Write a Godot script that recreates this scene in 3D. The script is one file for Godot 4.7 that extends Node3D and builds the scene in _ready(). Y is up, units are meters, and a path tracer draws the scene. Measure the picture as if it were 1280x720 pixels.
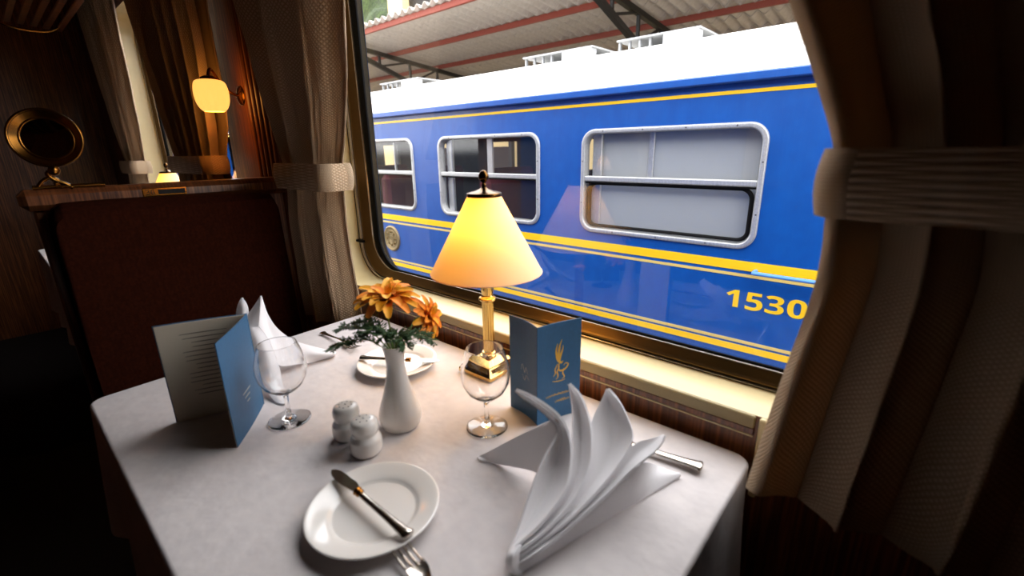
extends Node3D
# A dining-car table by the window, a blue and white coach on the next track.
# Axes: x runs along the coach, the window wall is at z = 0, y is up, floor at y = 0, table top at 0.75.

const BAY := 2.2                      # one window bay of the dining car
const TOP := 0.75                     # table top

var mats := {}
var used := {}

# ------------------------------------------------------------------ mesh builder
class MB:
	var v := PackedVector3Array()
	var n := PackedVector3Array()
	var uv := PackedVector2Array()
	var ix := PackedInt32Array()

	# rows of points; wound so that a profile turned upwards round +y faces outwards
	func grid(P: Array, closed := false, flip := false, us := Vector2.ONE) -> MB:
		var rows := P.size()
		var cols: int = P[0].size()
		var base := v.size()
		var nn := PackedVector3Array()
		nn.resize(rows * cols)
		var last := cols if closed else cols - 1
		for i in rows - 1:
			for j in last:
				var k := (j + 1) % cols
				var a: Vector3 = P[i][j]
				var b: Vector3 = P[i][k]
				var c: Vector3 = P[i + 1][k]
				var d: Vector3 = P[i + 1][j]
				var f := (c - a).cross(b - d)
				f = (c - a).cross(b - a) + (d - a).cross(c - a)
				if flip: f = -f
				nn[i * cols + j] += f
				nn[i * cols + k] += f
				nn[(i + 1) * cols + j] += f
				nn[(i + 1) * cols + k] += f
		# a row that is one point (pole) shares its normal
		for i in [0, rows - 1]:
			if (P[i][0] as Vector3).is_equal_approx(P[i][cols / 2]) and (P[i][0] as Vector3).is_equal_approx(P[i][cols / 3]):
				var s := Vector3.ZERO
				for j in cols: s += nn[i * cols + j]
				for j in cols: nn[i * cols + j] = s
		var wide := cols + 1 if closed else cols
		for i in rows:
			for j in wide:
				var k := j % cols
				v.append(P[i][k])
				var m := nn[i * cols + k]
				n.append(m.normalized() if m.length_squared() > 1e-24 else Vector3.UP)
				uv.append(Vector2(float(j) / (wide - 1) * us.x, float(i) / (rows - 1) * us.y))
		for i in rows - 1:
			for j in wide - 1:
				var a := base + i * wide + j
				var b := a + 1
				var c := a + wide + 1
				var d := a + wide
				if flip: ix.append_array([a, c, b, a, d, c])
				else: ix.append_array([a, b, c, a, c, d])
		return self

	# flat convex polygon facing away from the point `inside`
	func face(p: Array, inside: Vector3, us := 1.0) -> MB:
		var nrm := Vector3.ZERO
		for i in range(1, p.size() - 1):
			nrm += (p[i + 1] - p[0]).cross(p[i] - p[0])
		if nrm.length_squared() < 1e-26: return self
		nrm = nrm.normalized()
		var mid := Vector3.ZERO
		for q in p: mid += q / p.size()
		var flip := nrm.dot(mid - inside) < 0
		if flip: nrm = -nrm
		var b := v.size()
		var tx := (p[1] - p[0] as Vector3).normalized()
		var ty := nrm.cross(tx)
		for q in p:
			v.append(q)
			n.append(nrm)
			uv.append(Vector2((q - p[0]).dot(tx), (q - p[0]).dot(ty)) * us)
		for i in range(1, p.size() - 1):
			if flip: ix.append_array([b, b + i + 1, b + i])
			else: ix.append_array([b, b + i, b + i + 1])
		return self

	func box(c: Vector3, s: Vector3, bev := 0.0, bas := Basis.IDENTITY) -> MB:
		var h := s * 0.5
		bev = minf(bev, minf(h.x, minf(h.y, h.z)) * 0.9)
		var at := func(q: Vector3) -> Vector3: return c + bas * q
		var axes := [Vector3.RIGHT, Vector3.UP, Vector3.BACK]
		for a in 3:
			var b := (a + 1) % 3
			var d := (a + 2) % 3
			for sg in [-1.0, 1.0]:
				var pts := []
				for k in [[-1, -1], [1, -1], [1, 1], [-1, 1]]:
					pts.append(at.call(axes[a] * h[a] * sg + axes[b] * (h[b] - bev) * k[0] + axes[d] * (h[d] - bev) * k[1]))
				face(pts, c)
			if bev > 0.0:
				for s1 in [-1.0, 1.0]:
					for s2 in [-1.0, 1.0]:
						var e := []
						for t in [-1.0, 1.0]:
							e.append(at.call(axes[a] * (h[a] - bev) * t + axes[b] * h[b] * s1 + axes[d] * (h[d] - bev) * s2))
						for t in [1.0, -1.0]:
							e.append(at.call(axes[a] * (h[a] - bev) * t + axes[b] * (h[b] - bev) * s1 + axes[d] * h[d] * s2))
						face(e, c)
		if bev > 0.0:
			for x in [-1.0, 1.0]:
				for y in [-1.0, 1.0]:
					for z in [-1.0, 1.0]:
						face([at.call(Vector3(h.x * x, (h.y - bev) * y, (h.z - bev) * z)), at.call(Vector3((h.x - bev) * x, h.y * y, (h.z - bev) * z)), at.call(Vector3((h.x - bev) * x, (h.y - bev) * y, h.z * z))], c)
		return self

	func lathe(prof: Array, seg := 40, c := Vector3.ZERO, bas := Basis.IDENTITY, us := Vector2.ONE) -> MB:
		var P := []
		for q in prof:
			var row := PackedVector3Array()
			for j in seg:
				var a := TAU * j / seg
				row.append(c + bas * Vector3(q.x * cos(a), q.y, q.x * sin(a)))
			P.append(row)
		return grid(P, true, false, us)

	func tube(path: Array, rad, sides := 10, caps := true, flat := 1.0, up := Vector3.ZERO) -> MB:
		var P := []
		var N := Vector3.ZERO
		for i in path.size():
			var t: Vector3 = (path[mini(i + 1, path.size() - 1)] - path[maxi(i - 1, 0)]).normalized()
			if i == 0:
				N = up if up != Vector3.ZERO else (Vector3.UP if absf(t.y) < 0.9 else Vector3.RIGHT)
			N = (N - t * N.dot(t)).normalized()
			var B := N.cross(t)
			var r: float = rad if (rad is float or rad is int) else rad[i]
			var row := PackedVector3Array()
			for j in sides:
				var a := TAU * j / sides
				row.append(path[i] + (N * cos(a) * flat + B * sin(a)) * r)
			P.append(row)
		if caps:
			P.push_front(_point_row(path[0], sides))
			P.push_back(_point_row(path[-1], sides))
		return grid(P, true)

	func _point_row(p: Vector3, k: int) -> PackedVector3Array:
		var r := PackedVector3Array()
		r.resize(k)
		r.fill(p)
		return r

	# a sheet of cloth or card of thickness t
	func sheet(P: Array, t: float, us := Vector2.ONE) -> MB:
		var rows := P.size()
		var cols: int = P[0].size()
		var A := []
		var B := []
		for i in rows:
			var ra := PackedVector3Array()
			var rb := PackedVector3Array()
			for j in cols:
				var du: Vector3 = P[i][mini(j + 1, cols - 1)] - P[i][maxi(j - 1, 0)]
				var dv: Vector3 = P[mini(i + 1, rows - 1)][j] - P[maxi(i - 1, 0)][j]
				var m := dv.cross(du)
				if m.length_squared() < 1e-20:
					var jj := clampi(j, 1, cols - 2)
					var ii := clampi(i, 1, rows - 2)
					m = (P[ii + 1][jj] - P[ii - 1][jj]).cross(P[ii][jj + 1] - P[ii][jj - 1])
				m = m.normalized()
				ra.append(P[i][j] + m * t * 0.5)
				rb.append(P[i][j] - m * t * 0.5)
			A.append(ra)
			B.append(rb)
		grid(A, false, false, us)
		grid(B, false, true, us)
		var ea := PackedVector3Array()
		var eb := PackedVector3Array()
		for j in cols: ea.append(A[0][j]); eb.append(B[0][j])
		for i in range(1, rows): ea.append(A[i][cols - 1]); eb.append(B[i][cols - 1])
		for j in range(cols - 2, -1, -1): ea.append(A[rows - 1][j]); eb.append(B[rows - 1][j])
		for i in range(rows - 2, 0, -1): ea.append(A[i][0]); eb.append(B[i][0])
		grid([eb, ea], true)
		return self

	func fan(loop: PackedVector3Array, inside: Vector3) -> MB:
		var a := []
		for q in loop: a.append(q)
		return face(a, inside)

	func mesh() -> ArrayMesh:
		var a := []
		a.resize(Mesh.ARRAY_MAX)
		a[Mesh.ARRAY_VERTEX] = v
		a[Mesh.ARRAY_NORMAL] = n
		a[Mesh.ARRAY_TEX_UV] = uv
		a[Mesh.ARRAY_INDEX] = ix
		var m := ArrayMesh.new()
		m.add_surface_from_arrays(Mesh.PRIMITIVE_TRIANGLES, a)
		return m

# ------------------------------------------------------------------ scene helpers
func numbered(called: String) -> String:
	var k: int = used.get(called, 0)
	used[called] = k + 1
	return called if k == 0 else "%s_%03d" % [called, k]

func inst(called: String, mb: MB, m: Material, parent: Node) -> MeshInstance3D:
	var o := MeshInstance3D.new()
	o.name = called
	o.mesh = mb.mesh()
	o.material_override = m
	o.cast_shadow = GeometryInstance3D.SHADOW_CASTING_SETTING_ON
	parent.add_child(o, true)
	return o

func part(called: String, mb: MB, m: Material, parent: Node, label := "") -> MeshInstance3D:
	var o := inst(called, mb, m, parent)
	if label: o.set_meta("label", label)
	return o

func thing(called: String, label: String, category: String, at := Vector3.ZERO, group := "") -> Node3D:
	var o := Node3D.new()
	o.name = numbered(called)
	add_child(o)
	o.position = at
	o.set_meta("label", label)
	o.set_meta("category", category)
	if group: o.set_meta("group", group)
	return o

func dup(src: Node3D, move: Vector3, label: String, group := "") -> Node3D:
	var o: Node3D = src.duplicate()
	var plain := str(src.name)
	if plain.length() > 4 and plain[-4] == "_" and plain.right(3).is_valid_int(): plain = plain.left(-4)
	o.name = numbered(plain)
	add_child(o)
	o.position = src.position + move
	o.set_meta("label", label)
	if group: o.set_meta("group", group)
	return o

func struct(called: String, label: String, category: String) -> Node3D:
	var o := Node3D.new()
	o.name = numbered(called)
	add_child(o)
	o.set_meta("kind", "structure")
	o.set_meta("label", label)
	o.set_meta("category", category)
	return o

func crv(p: Array, k: int) -> PackedVector3Array:      # Catmull-Rom through the points
	var out := PackedVector3Array()
	var m := p.size() - 1
	for i in k:
		var t := float(i) / (k - 1) * m
		var a := mini(int(t), m - 1)
		var f := t - a
		var p0: Vector3 = p[maxi(a - 1, 0)]
		var p1: Vector3 = p[a]
		var p2: Vector3 = p[a + 1]
		var p3: Vector3 = p[mini(a + 2, m)]
		out.append(0.5 * (2.0 * p1 + (p2 - p0) * f + (2.0 * p0 - 5.0 * p1 + 4.0 * p2 - p3) * f * f + (3.0 * p1 - p0 - 3.0 * p2 + p3) * f * f * f))
	return out

func crv2(p: Array, k: int) -> Array:
	var q := []
	for a in p: q.append(Vector3(a.x, a.y, 0))
	var out := []
	for a in crv(q, k): out.append(Vector2(a.x, a.y))
	return out

func loft(curves: Array, along: int, across: int) -> Array:
	var C := []
	for c in curves: C.append(crv(c, along))
	var P := []
	for i in across: P.append(PackedVector3Array())
	for j in along:
		var s := []
		for c in C: s.append(c[j])
		var r := crv(s, across)
		for i in across: P[i].append(r[i])
	return P

func rr(x0: float, x1: float, y0: float, y1: float, r: float, z: float, k := 8) -> PackedVector3Array:   # rounded rectangle, counter-clockwise seen from +z
	var out := PackedVector3Array()
	var cs := [[x1 - r, y0 + r, -PI / 2], [x1 - r, y1 - r, 0.0], [x0 + r, y1 - r, PI / 2], [x0 + r, y0 + r, PI]]
	for c in cs:
		for i in k + 1:
			var a: float = c[2] + PI / 2 * i / k
			out.append(Vector3(c[0] + cos(a) * r, c[1] + sin(a) * r, z))
	return out

func outer_rect(inner: PackedVector3Array, x0: float, x1: float, y0: float, y1: float) -> PackedVector3Array:   # the rectangle's points that go with a rounded hole's
	var out := PackedVector3Array()
	var k := inner.size() / 4
	for i in inner.size():
		var q := inner[i]
		var c := i / k
		var f := float(i % k) / (k - 1)
		var X := x1 if c < 2 else x0
		var Y := y0 if c == 0 or c == 3 else y1
		var p := Vector3(X, Y, q.z)
		# half of each corner's points slide along one side towards the corner, half away from it
		var lo := Vector3(q.x if (c == 0 or c == 2) else X, Y if (c == 0 or c == 2) else q.y, q.z)
		var hi := Vector3(X if (c == 0 or c == 2) else q.x, q.y if (c == 0 or c == 2) else Y, q.z)
		if f < 0.5: p = lo.lerp(p, f * 2.0)
		elif f > 0.5: p = p.lerp(hi, f * 2.0 - 1.0)
		out.append(p)
	return out

# ------------------------------------------------------------------ materials
func mat(key: String, c: Color, rough := 0.6, metal := 0.0) -> StandardMaterial3D:
	var m := StandardMaterial3D.new()
	m.resource_name = key
	m.albedo_color = c
	m.roughness = rough
	m.metallic = metal
	mats[key] = m
	return m

func tri(m: StandardMaterial3D, s: Vector3) -> void:
	m.uv1_triplanar = true
	m.uv1_world_triplanar = true
	m.uv1_scale = s
	m.uv1_triplanar_sharpness = 6.0

func noise_image(w: int, h: int, fx: float, fy: float, sd: int, lo: Color, hi: Color, sharp := 1.0, oct := 4) -> ImageTexture:
	var f := FastNoiseLite.new()
	f.seed = sd
	f.noise_type = FastNoiseLite.TYPE_SIMPLEX_SMOOTH
	f.frequency = 1.0
	f.fractal_octaves = oct
	var im := Image.create(w, h, false, Image.FORMAT_RGB8)
	for y in h:
		for x in w:
			var ax := TAU * x / w
			var ay := TAU * y / h
			# tileable: a torus through the noise
			var q := f.get_noise_3d(cos(ax) * fx + 7.0, sin(ax) * fx, sin(ay) * fy) * 0.5 + f.get_noise_3d(cos(ax) * fx, sin(ax) * fx + 13.0, cos(ay) * fy) * 0.5
			var t := clampf(0.5 + q * 1.3 * sharp, 0.0, 1.0)
			im.set_pixel(x, y, lo.lerp(hi, t))
	return ImageTexture.create_from_image(im)

func materials() -> void:
	var m: StandardMaterial3D
	# dark red-brown polished veneer, grain upright
	var grain := noise_image(256, 256, 9.0, 0.7, 3, Color(0.30, 0.15, 0.075), Color(0.58, 0.35, 0.19), 1.3)
	m = mat("veneer", Color(1, 1, 1), 0.38)
	m.albedo_texture = grain
	tri(m, Vector3(2.6, 1.2, 2.6))
	m.clearcoat_enabled = true
	m.clearcoat = 0.4
	m.clearcoat_roughness = 0.22
	m = mat("ceiling_paint", Color(0.16, 0.11, 0.08), 0.7)
	m = mat("carpet", Color(0.10, 0.06, 0.05), 0.95)
	m.albedo_texture = noise_image(128, 128, 8, 8, 8, Color(0.6, 0.6, 0.6), Color(1, 1, 1))
	tri(m, Vector3(3, 3, 3))
	m = mat("cream_panel", Color(0.86, 0.79, 0.60), 0.32)
	m = mat("khaki_lip", Color(0.62, 0.55, 0.38), 0.4)
	m = mat("bronze", Color(0.38, 0.29, 0.16), 0.38, 0.85)
	m = mat("dark_bronze", Color(0.22, 0.16, 0.08), 0.4, 0.8)
	m = mat("rubber", Color(0.018, 0.018, 0.02), 0.7)
	m.metallic_specular = 0.25
	m = mat("steel_strip", Color(0.72, 0.69, 0.66), 0.25, 0.9)
	m = mat("window_glass", Color(1, 1, 1, 0.0), 0.0)
	m.transparency = BaseMaterial3D.TRANSPARENCY_ALPHA
	m.metallic_specular = 0.5
	m = mat("coach_glass", Color(0.5, 0.55, 0.6, 0.06), 0.0)
	m.transparency = BaseMaterial3D.TRANSPARENCY_ALPHA
	m = mat("brass", Color(0.88, 0.73, 0.43), 0.16, 1.0)
	m = mat("old_brass", Color(0.62, 0.42, 0.18), 0.24, 1.0)
	m = mat("dark_brass", Color(0.40, 0.28, 0.13), 0.22, 1.0)
	m = mat("mirror", Color(0.75, 0.72, 0.68), 0.03, 1.0)
	m = mat("engraved_brass", Color(0.42, 0.33, 0.17), 0.5, 0.9)
	m.heightmap_enabled = true
	m.heightmap_texture = noise_image(128, 128, 14, 14, 21, Color(0, 0, 0), Color(1, 1, 1), 2.0, 2)
	m.heightmap_scale = 0.15
	tri(m, Vector3(22, 22, 22))
	m = mat("shade_cloth", Color(0.97, 0.89, 0.76), 0.85)
	m.backlight_enabled = true
	m.backlight = Color(0.86, 0.72, 0.46)
	m = mat("bulb", Color(1, 0.9, 0.7), 0.4)
	m.emission_enabled = true
	m.emission = Color(1.0, 0.72, 0.36)
	m.emission_energy_multiplier = 6.0
	m = mat("sconce_glass", Color(1, 0.86, 0.6), 0.35)
	m.emission_enabled = true
	m.emission = Color(1.0, 0.70, 0.33)
	m.emission_energy_multiplier = 1.5
	# table linen
	var linen := Image.create(64, 64, false, Image.FORMAT_RGB8)
	for y in 64:
		for x in 64:
			var a := 0.5 + 0.5 * sin(TAU * x / 4.0)
			var b := 0.5 + 0.5 * sin(TAU * y / 4.0)
			var g := a if ((x / 4 + y / 4) % 2 == 0) else b
			linen.set_pixel(x, y, Color(g, g, g))
	var linen_t := ImageTexture.create_from_image(linen)
	m = mat("tablecloth", Color(0.84, 0.81, 0.80), 0.72)
	m.albedo_texture = noise_image(256, 256, 3.0, 3.0, 31, Color(0.97, 0.97, 0.975), Color(1, 1, 1), 1.2, 5)
	m.heightmap_enabled = true
	m.heightmap_texture = noise_image(256, 256, 2.2, 3.2, 12, Color(0, 0, 0), Color(1, 1, 1), 1.2, 4)
	m.heightmap_scale = 0.05
	tri(m, Vector3(1.9, 1.9, 1.9))
	m = mat("napkin_linen", Color(0.97, 0.96, 0.965), 0.75)
	m.heightmap_enabled = true
	m.heightmap_texture = linen_t
	m.heightmap_scale = 0.01
	tri(m, Vector3(60, 60, 60))
	m.backlight_enabled = true
	m.backlight = Color(0.7, 0.7, 0.7)
	m = mat("china", Color(0.93, 0.91, 0.885), 0.14)
	m.clearcoat_enabled = true
	m.clearcoat = 0.3
	m.clearcoat_roughness = 0.05
	m = mat("hole_dark", Color(0.12, 0.10, 0.09), 0.8)
	m = mat("silver", Color(0.80, 0.77, 0.73), 0.18, 1.0)
	m = mat("crystal", Color(1, 1, 1, 0.0), 0.0)
	m.transparency = BaseMaterial3D.TRANSPARENCY_ALPHA
	m.refraction_enabled = true
	m.refraction_scale = 0.05
	m = mat("menu_blue", Color(0.14, 0.36, 0.52), 0.5)
	m.albedo_texture = noise_image(128, 128, 6, 6, 44, Color(0.93, 0.93, 0.93), Color(1, 1, 1))
	tri(m, Vector3(5, 5, 5))
	m = mat("menu_card", Color(0.88, 0.84, 0.76), 0.7)
	m = mat("gold_print", Color(0.92, 0.72, 0.30), 0.3, 0.6)
	m = mat("grey_print", Color(0.70, 0.72, 0.70), 0.5)
	m = mat("ink", Color(0.42, 0.38, 0.33), 0.8)
	# curtain: small honeycomb weave
	var wv := Image.create(64, 64, false, Image.FORMAT_RGB8)
	var wh := Image.create(64, 64, false, Image.FORMAT_RGB8)
	for y in 64:
		for x in 64:
			var u := x / 64.0
			var w := y / 64.0
			var d := absf(fposmod(u + w, 1.0) - 0.5) * 2.0
			var e := absf(fposmod(u - w, 1.0) - 0.5) * 2.0
			var h := minf(d, e)                    # little diamonds
			h = pow(1.0 - h, 1.4)
			var th := 0.9 + 0.1 * sin(TAU * 8 * w)
			wh.set_pixel(x, y, Color(h, h, h))
			wv.set_pixel(x, y, Color(1.0, 0.94, 0.84).lerp(Color(0.80, 0.69, 0.56), h) * th)
	m = mat("curtain_weave", Color(1.0, 0.97, 0.93), 0.9)
	m.albedo_texture = ImageTexture.create_from_image(wv)
	m.heightmap_enabled = true
	m.heightmap_texture = ImageTexture.create_from_image(wh)
	m.heightmap_scale = 0.12
	m.backlight_enabled = true
	m.backlight = Color(0.60, 0.54, 0.46)
	m = mat("curtain_lining", Color(0.62, 0.52, 0.40), 0.9)
	m = mat("seat_velvet", Color(0.20, 0.075, 0.03), 0.9)
	m.metallic_specular = 0.15
	m.albedo_texture = noise_image(128, 128, 5, 5, 55, Color(0.8, 0.8, 0.8), Color(1, 1, 1), 1.3)
	tri(m, Vector3(4, 4, 4))
	# flowers
	m = mat("petal_orange", Color(1.0, 0.70, 0.08), 0.6)
	m.backlight_enabled = true
	m.backlight = Color(0.5, 0.5, 0.5)
	m = mat("petal_deep", Color(0.99, 0.58, 0.05), 0.6)
	m.backlight_enabled = true
	m.backlight = Color(0.5, 0.5, 0.5)
	m = mat("flower_eye", Color(0.62, 0.34, 0.05), 0.8)
	m = mat("stem_green", Color(0.36, 0.46, 0.18), 0.6)
	m = mat("leaf_green", Color(0.17, 0.30, 0.13), 0.6)
	m.backlight_enabled = true
	m.backlight = Color(0.25, 0.3, 0.2)
	# the coach outside
	m = mat("coach_blue", Color(0.012, 0.30, 0.61), 0.4)
	m.albedo_texture = noise_image(256, 256, 3, 3, 61, Color(0.92, 0.93, 0.95), Color(1, 1, 1), 1.2, 4)
	tri(m, Vector3(0.6, 0.6, 0.6))
	m.clearcoat_enabled = true
	m.clearcoat = 0.15
	m.clearcoat_roughness = 0.1
	m = mat("coach_yellow", Color(0.96, 0.77, 0.06), 0.35)
	m = mat("coach_pale_yellow", Color(0.86, 0.75, 0.42), 0.4)
	m = mat("coach_roof", Color(0.95, 0.945, 0.93), 0.5)
	m.albedo_texture = noise_image(512, 256, 6, 6, 71, Color(0.80, 0.78, 0.74), Color(1, 1, 1), 2.6, 5)
	tri(m, Vector3(0.7, 0.7, 0.7))
	m = mat("aluminium", Color(0.78, 0.78, 0.77), 0.35, 0.55)
	m.albedo_texture = noise_image(128, 128, 6, 6, 75, Color(0.88, 0.88, 0.88), Color(1, 1, 1), 1.2)
	tri(m, Vector3(3, 3, 3))
	m = mat("blind_grey", Color(0.62, 0.63, 0.63), 0.7)
	m = mat("coach_inside", Color(0.20, 0.16, 0.15), 0.8)
	m = mat("coach_seat", Color(0.34, 0.08, 0.13), 0.85)
	m = mat("rail_blue", Color(0.35, 0.58, 0.85), 0.4)
	m = mat("vent_metal", Color(0.62, 0.63, 0.64), 0.5, 0.2)
	m = mat("screw_steel", Color(0.30, 0.29, 0.28), 0.8)
	m = mat("medal_bronze", Color(0.55, 0.48, 0.34), 0.4, 0.6)
	m = mat("purlin_red", Color(0.52, 0.22, 0.16), 0.6)
	m = mat("truss_black", Color(0.06, 0.055, 0.05), 0.6)
	m = mat("sheet_grey", Color(0.80, 0.77, 0.74), 0.85)
	m.albedo_texture = noise_image(256, 256, 5, 5, 81, Color(0.92, 0.915, 0.91), Color(1, 1, 1), 1.0, 3)
	tri(m, Vector3(0.5, 0.5, 0.5))
	m = mat("ballast", Color(0.58, 0.54, 0.50), 0.95)
	m.albedo_texture = noise_image(256, 256, 16, 16, 85, Color(0.5, 0.5, 0.5), Color(1, 1, 1), 2.0)
	tri(m, Vector3(0.8, 0.8, 0.8))
	m = mat("hill_green", Color(0.24, 0.31, 0.12), 0.95)
	m.albedo_texture = noise_image(256, 256, 9, 9, 91, Color(0.5, 0.55, 0.5), Color(1, 1, 1), 2.4, 5)
	tri(m, Vector3(0.03, 0.03, 0.03))
	m = mat("stucco", Color(0.93, 0.83, 0.62), 0.9)

# ------------------------------------------------------------------ camera, light, build order
func _ready() -> void:
	var cam := Camera3D.new()
	cam.name = "camera"
	cam.position = Vector3(0, 1.2, 0.69)
	cam.rotation = Vector3(-0.293328, 0.724683, -0.016042)
	cam.fov = rad_to_deg(2.0 * atan(360.0 / 571.66))
	cam.near = 0.01
	cam.far = 400.0
	var lens := CameraAttributesPhysical.new()
	lens.frustum_focal_length = 12.0 * 571.66 / 360.0
	lens.frustum_focus_distance = 1.5
	lens.frustum_near = 0.02
	lens.frustum_far = 400.0
	lens.exposure_aperture = 4.0
	cam.attributes = lens
	add_child(cam)
	cam.current = true

	var env := Environment.new()
	env.background_mode = Environment.BG_SKY
	var sk := ProceduralSkyMaterial.new()
	sk.sky_top_color = Color(0.95, 0.95, 0.96)
	sk.sky_horizon_color = Color(0.93, 0.93, 0.93)
	sk.ground_bottom_color = Color(0.30, 0.28, 0.26)
	sk.ground_horizon_color = Color(0.50, 0.48, 0.46)
	sk.sky_energy_multiplier = 2.3
	sk.ground_energy_multiplier = 0.8
	var sky := Sky.new()
	sky.sky_material = sk
	env.sky = sky
	env.ambient_light_source = Environment.AMBIENT_SOURCE_SKY
	env.tonemap_mode = Environment.TONE_MAPPER_LINEAR
	env.tonemap_exposure = 1.0
	env.sdfgi_enabled = true
	env.ssao_enabled = true
	env.ssil_enabled = true
	var we := WorldEnvironment.new()
	we.name = "environment"
	we.environment = env
	add_child(we)

	materials()
	coach_shell()
	windows()
	outside_ground()
	blue_coach()
	canopy()
	furniture()
	curtains()
	lamps()
	table_setting()
	flowers()

# ------------------------------------------------------------------ the dining car
const WX0 := -1.358      # the window recess of our bay
const WX1 := 0.12
const WY0 := 0.813
const WY1 := 1.95

func coach_shell() -> void:
	var w := struct("wall_window", "dark wood veneer wall with two tall rounded windows", "wall")
	for b in 2:
		var dx := -BAY * b
		var hole := rr(WX0 + dx, WX1 + dx, WY0, WY1, 0.11, 0.0, 12)
		var edge := outer_rect(hole, -1.71 + dx, 0.49 + dx, 0.0, 2.25)
		part("veneer_panel", MB.new().grid([hole, edge], true), mats.veneer, w)
		var ohole := rr(WX0 + dx + 0.09, WX1 + dx - 0.09, WY0 + 0.020, WY1 - 0.020, 0.11, -0.13, 12)
		part("outer_skin", MB.new().grid([outer_rect(ohole, -1.71 + dx, 0.49 + dx, -0.6, 2.3), ohole], true), mats.coach_blue, w)
	part("veneer_panel", MB.new().box(Vector3(-4.26, 1.1, -0.065), Vector3(0.70, 2.3, 0.13)), mats.veneer, w)
	part("veneer_panel", MB.new().box(Vector3(1.0, 1.1, -0.065), Vector3(1.02, 2.3, 0.13)), mats.veneer, w)
	# fluted pilaster between the two windows
	for dx in [0.0]:
		var pil := struct("trim_1", "fluted red-brown wooden pilaster between the two windows", "pilaster")
		part("pilaster_board", MB.new().box(Vector3(-1.70, 1.2, 0.008), Vector3(0.20, 2.1, 0.016), 0.004), mats.veneer, pil)
		for k in 5:
			part("reed", MB.new().tube([Vector3(-1.775 + 0.0375 * k, 0.3, 0.014), Vector3(-1.775 + 0.0375 * k, 2.2, 0.014)], 0.012, 10), mats.veneer, pil)
	var fl := struct("floor", "dark carpeted floor of the dining car", "floor")
	part("floor_slab", MB.new().box(Vector3(-1.54, -0.05, 1.13), Vector3(6.1, 0.1, 2.55)), mats.carpet, fl)
	var ce := struct("ceiling", "dark wooden ceiling of the dining car", "ceiling")
	part("ceiling_slab", MB.new().box(Vector3(-1.54, 2.30, 1.13), Vector3(6.1, 0.1, 2.6)), mats.ceiling_paint, ce)
	for k in 9:
		part("ceiling_batten", MB.new().box(Vector3(-1.54, 2.24, 0.30 + 0.25 * k), Vector3(6.0, 0.025, 0.05), 0.006), mats.veneer, ce)
	var wa := struct("wall_aisle", "dark wood wall across the aisle", "wall")
	part("wall_board", MB.new().box(Vector3(-1.54, 1.1, 2.43), Vector3(6.1, 2.4, 0.1)), mats.veneer, wa)
	var wf := struct("wall_front", "dark wood end wall of the dining car", "wall")
	part("wall_board", MB.new().box(Vector3(-4.62, 1.1, 1.15), Vector3(0.1, 2.4, 2.56)), mats.veneer, wf)
	var wr := struct("wall_rear", "dark wood wall behind the seats", "wall")
	part("wall_board", MB.new().box(Vector3(1.52, 1.1, 1.15), Vector3(0.1, 2.4, 2.56)), mats.veneer, wr)

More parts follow.
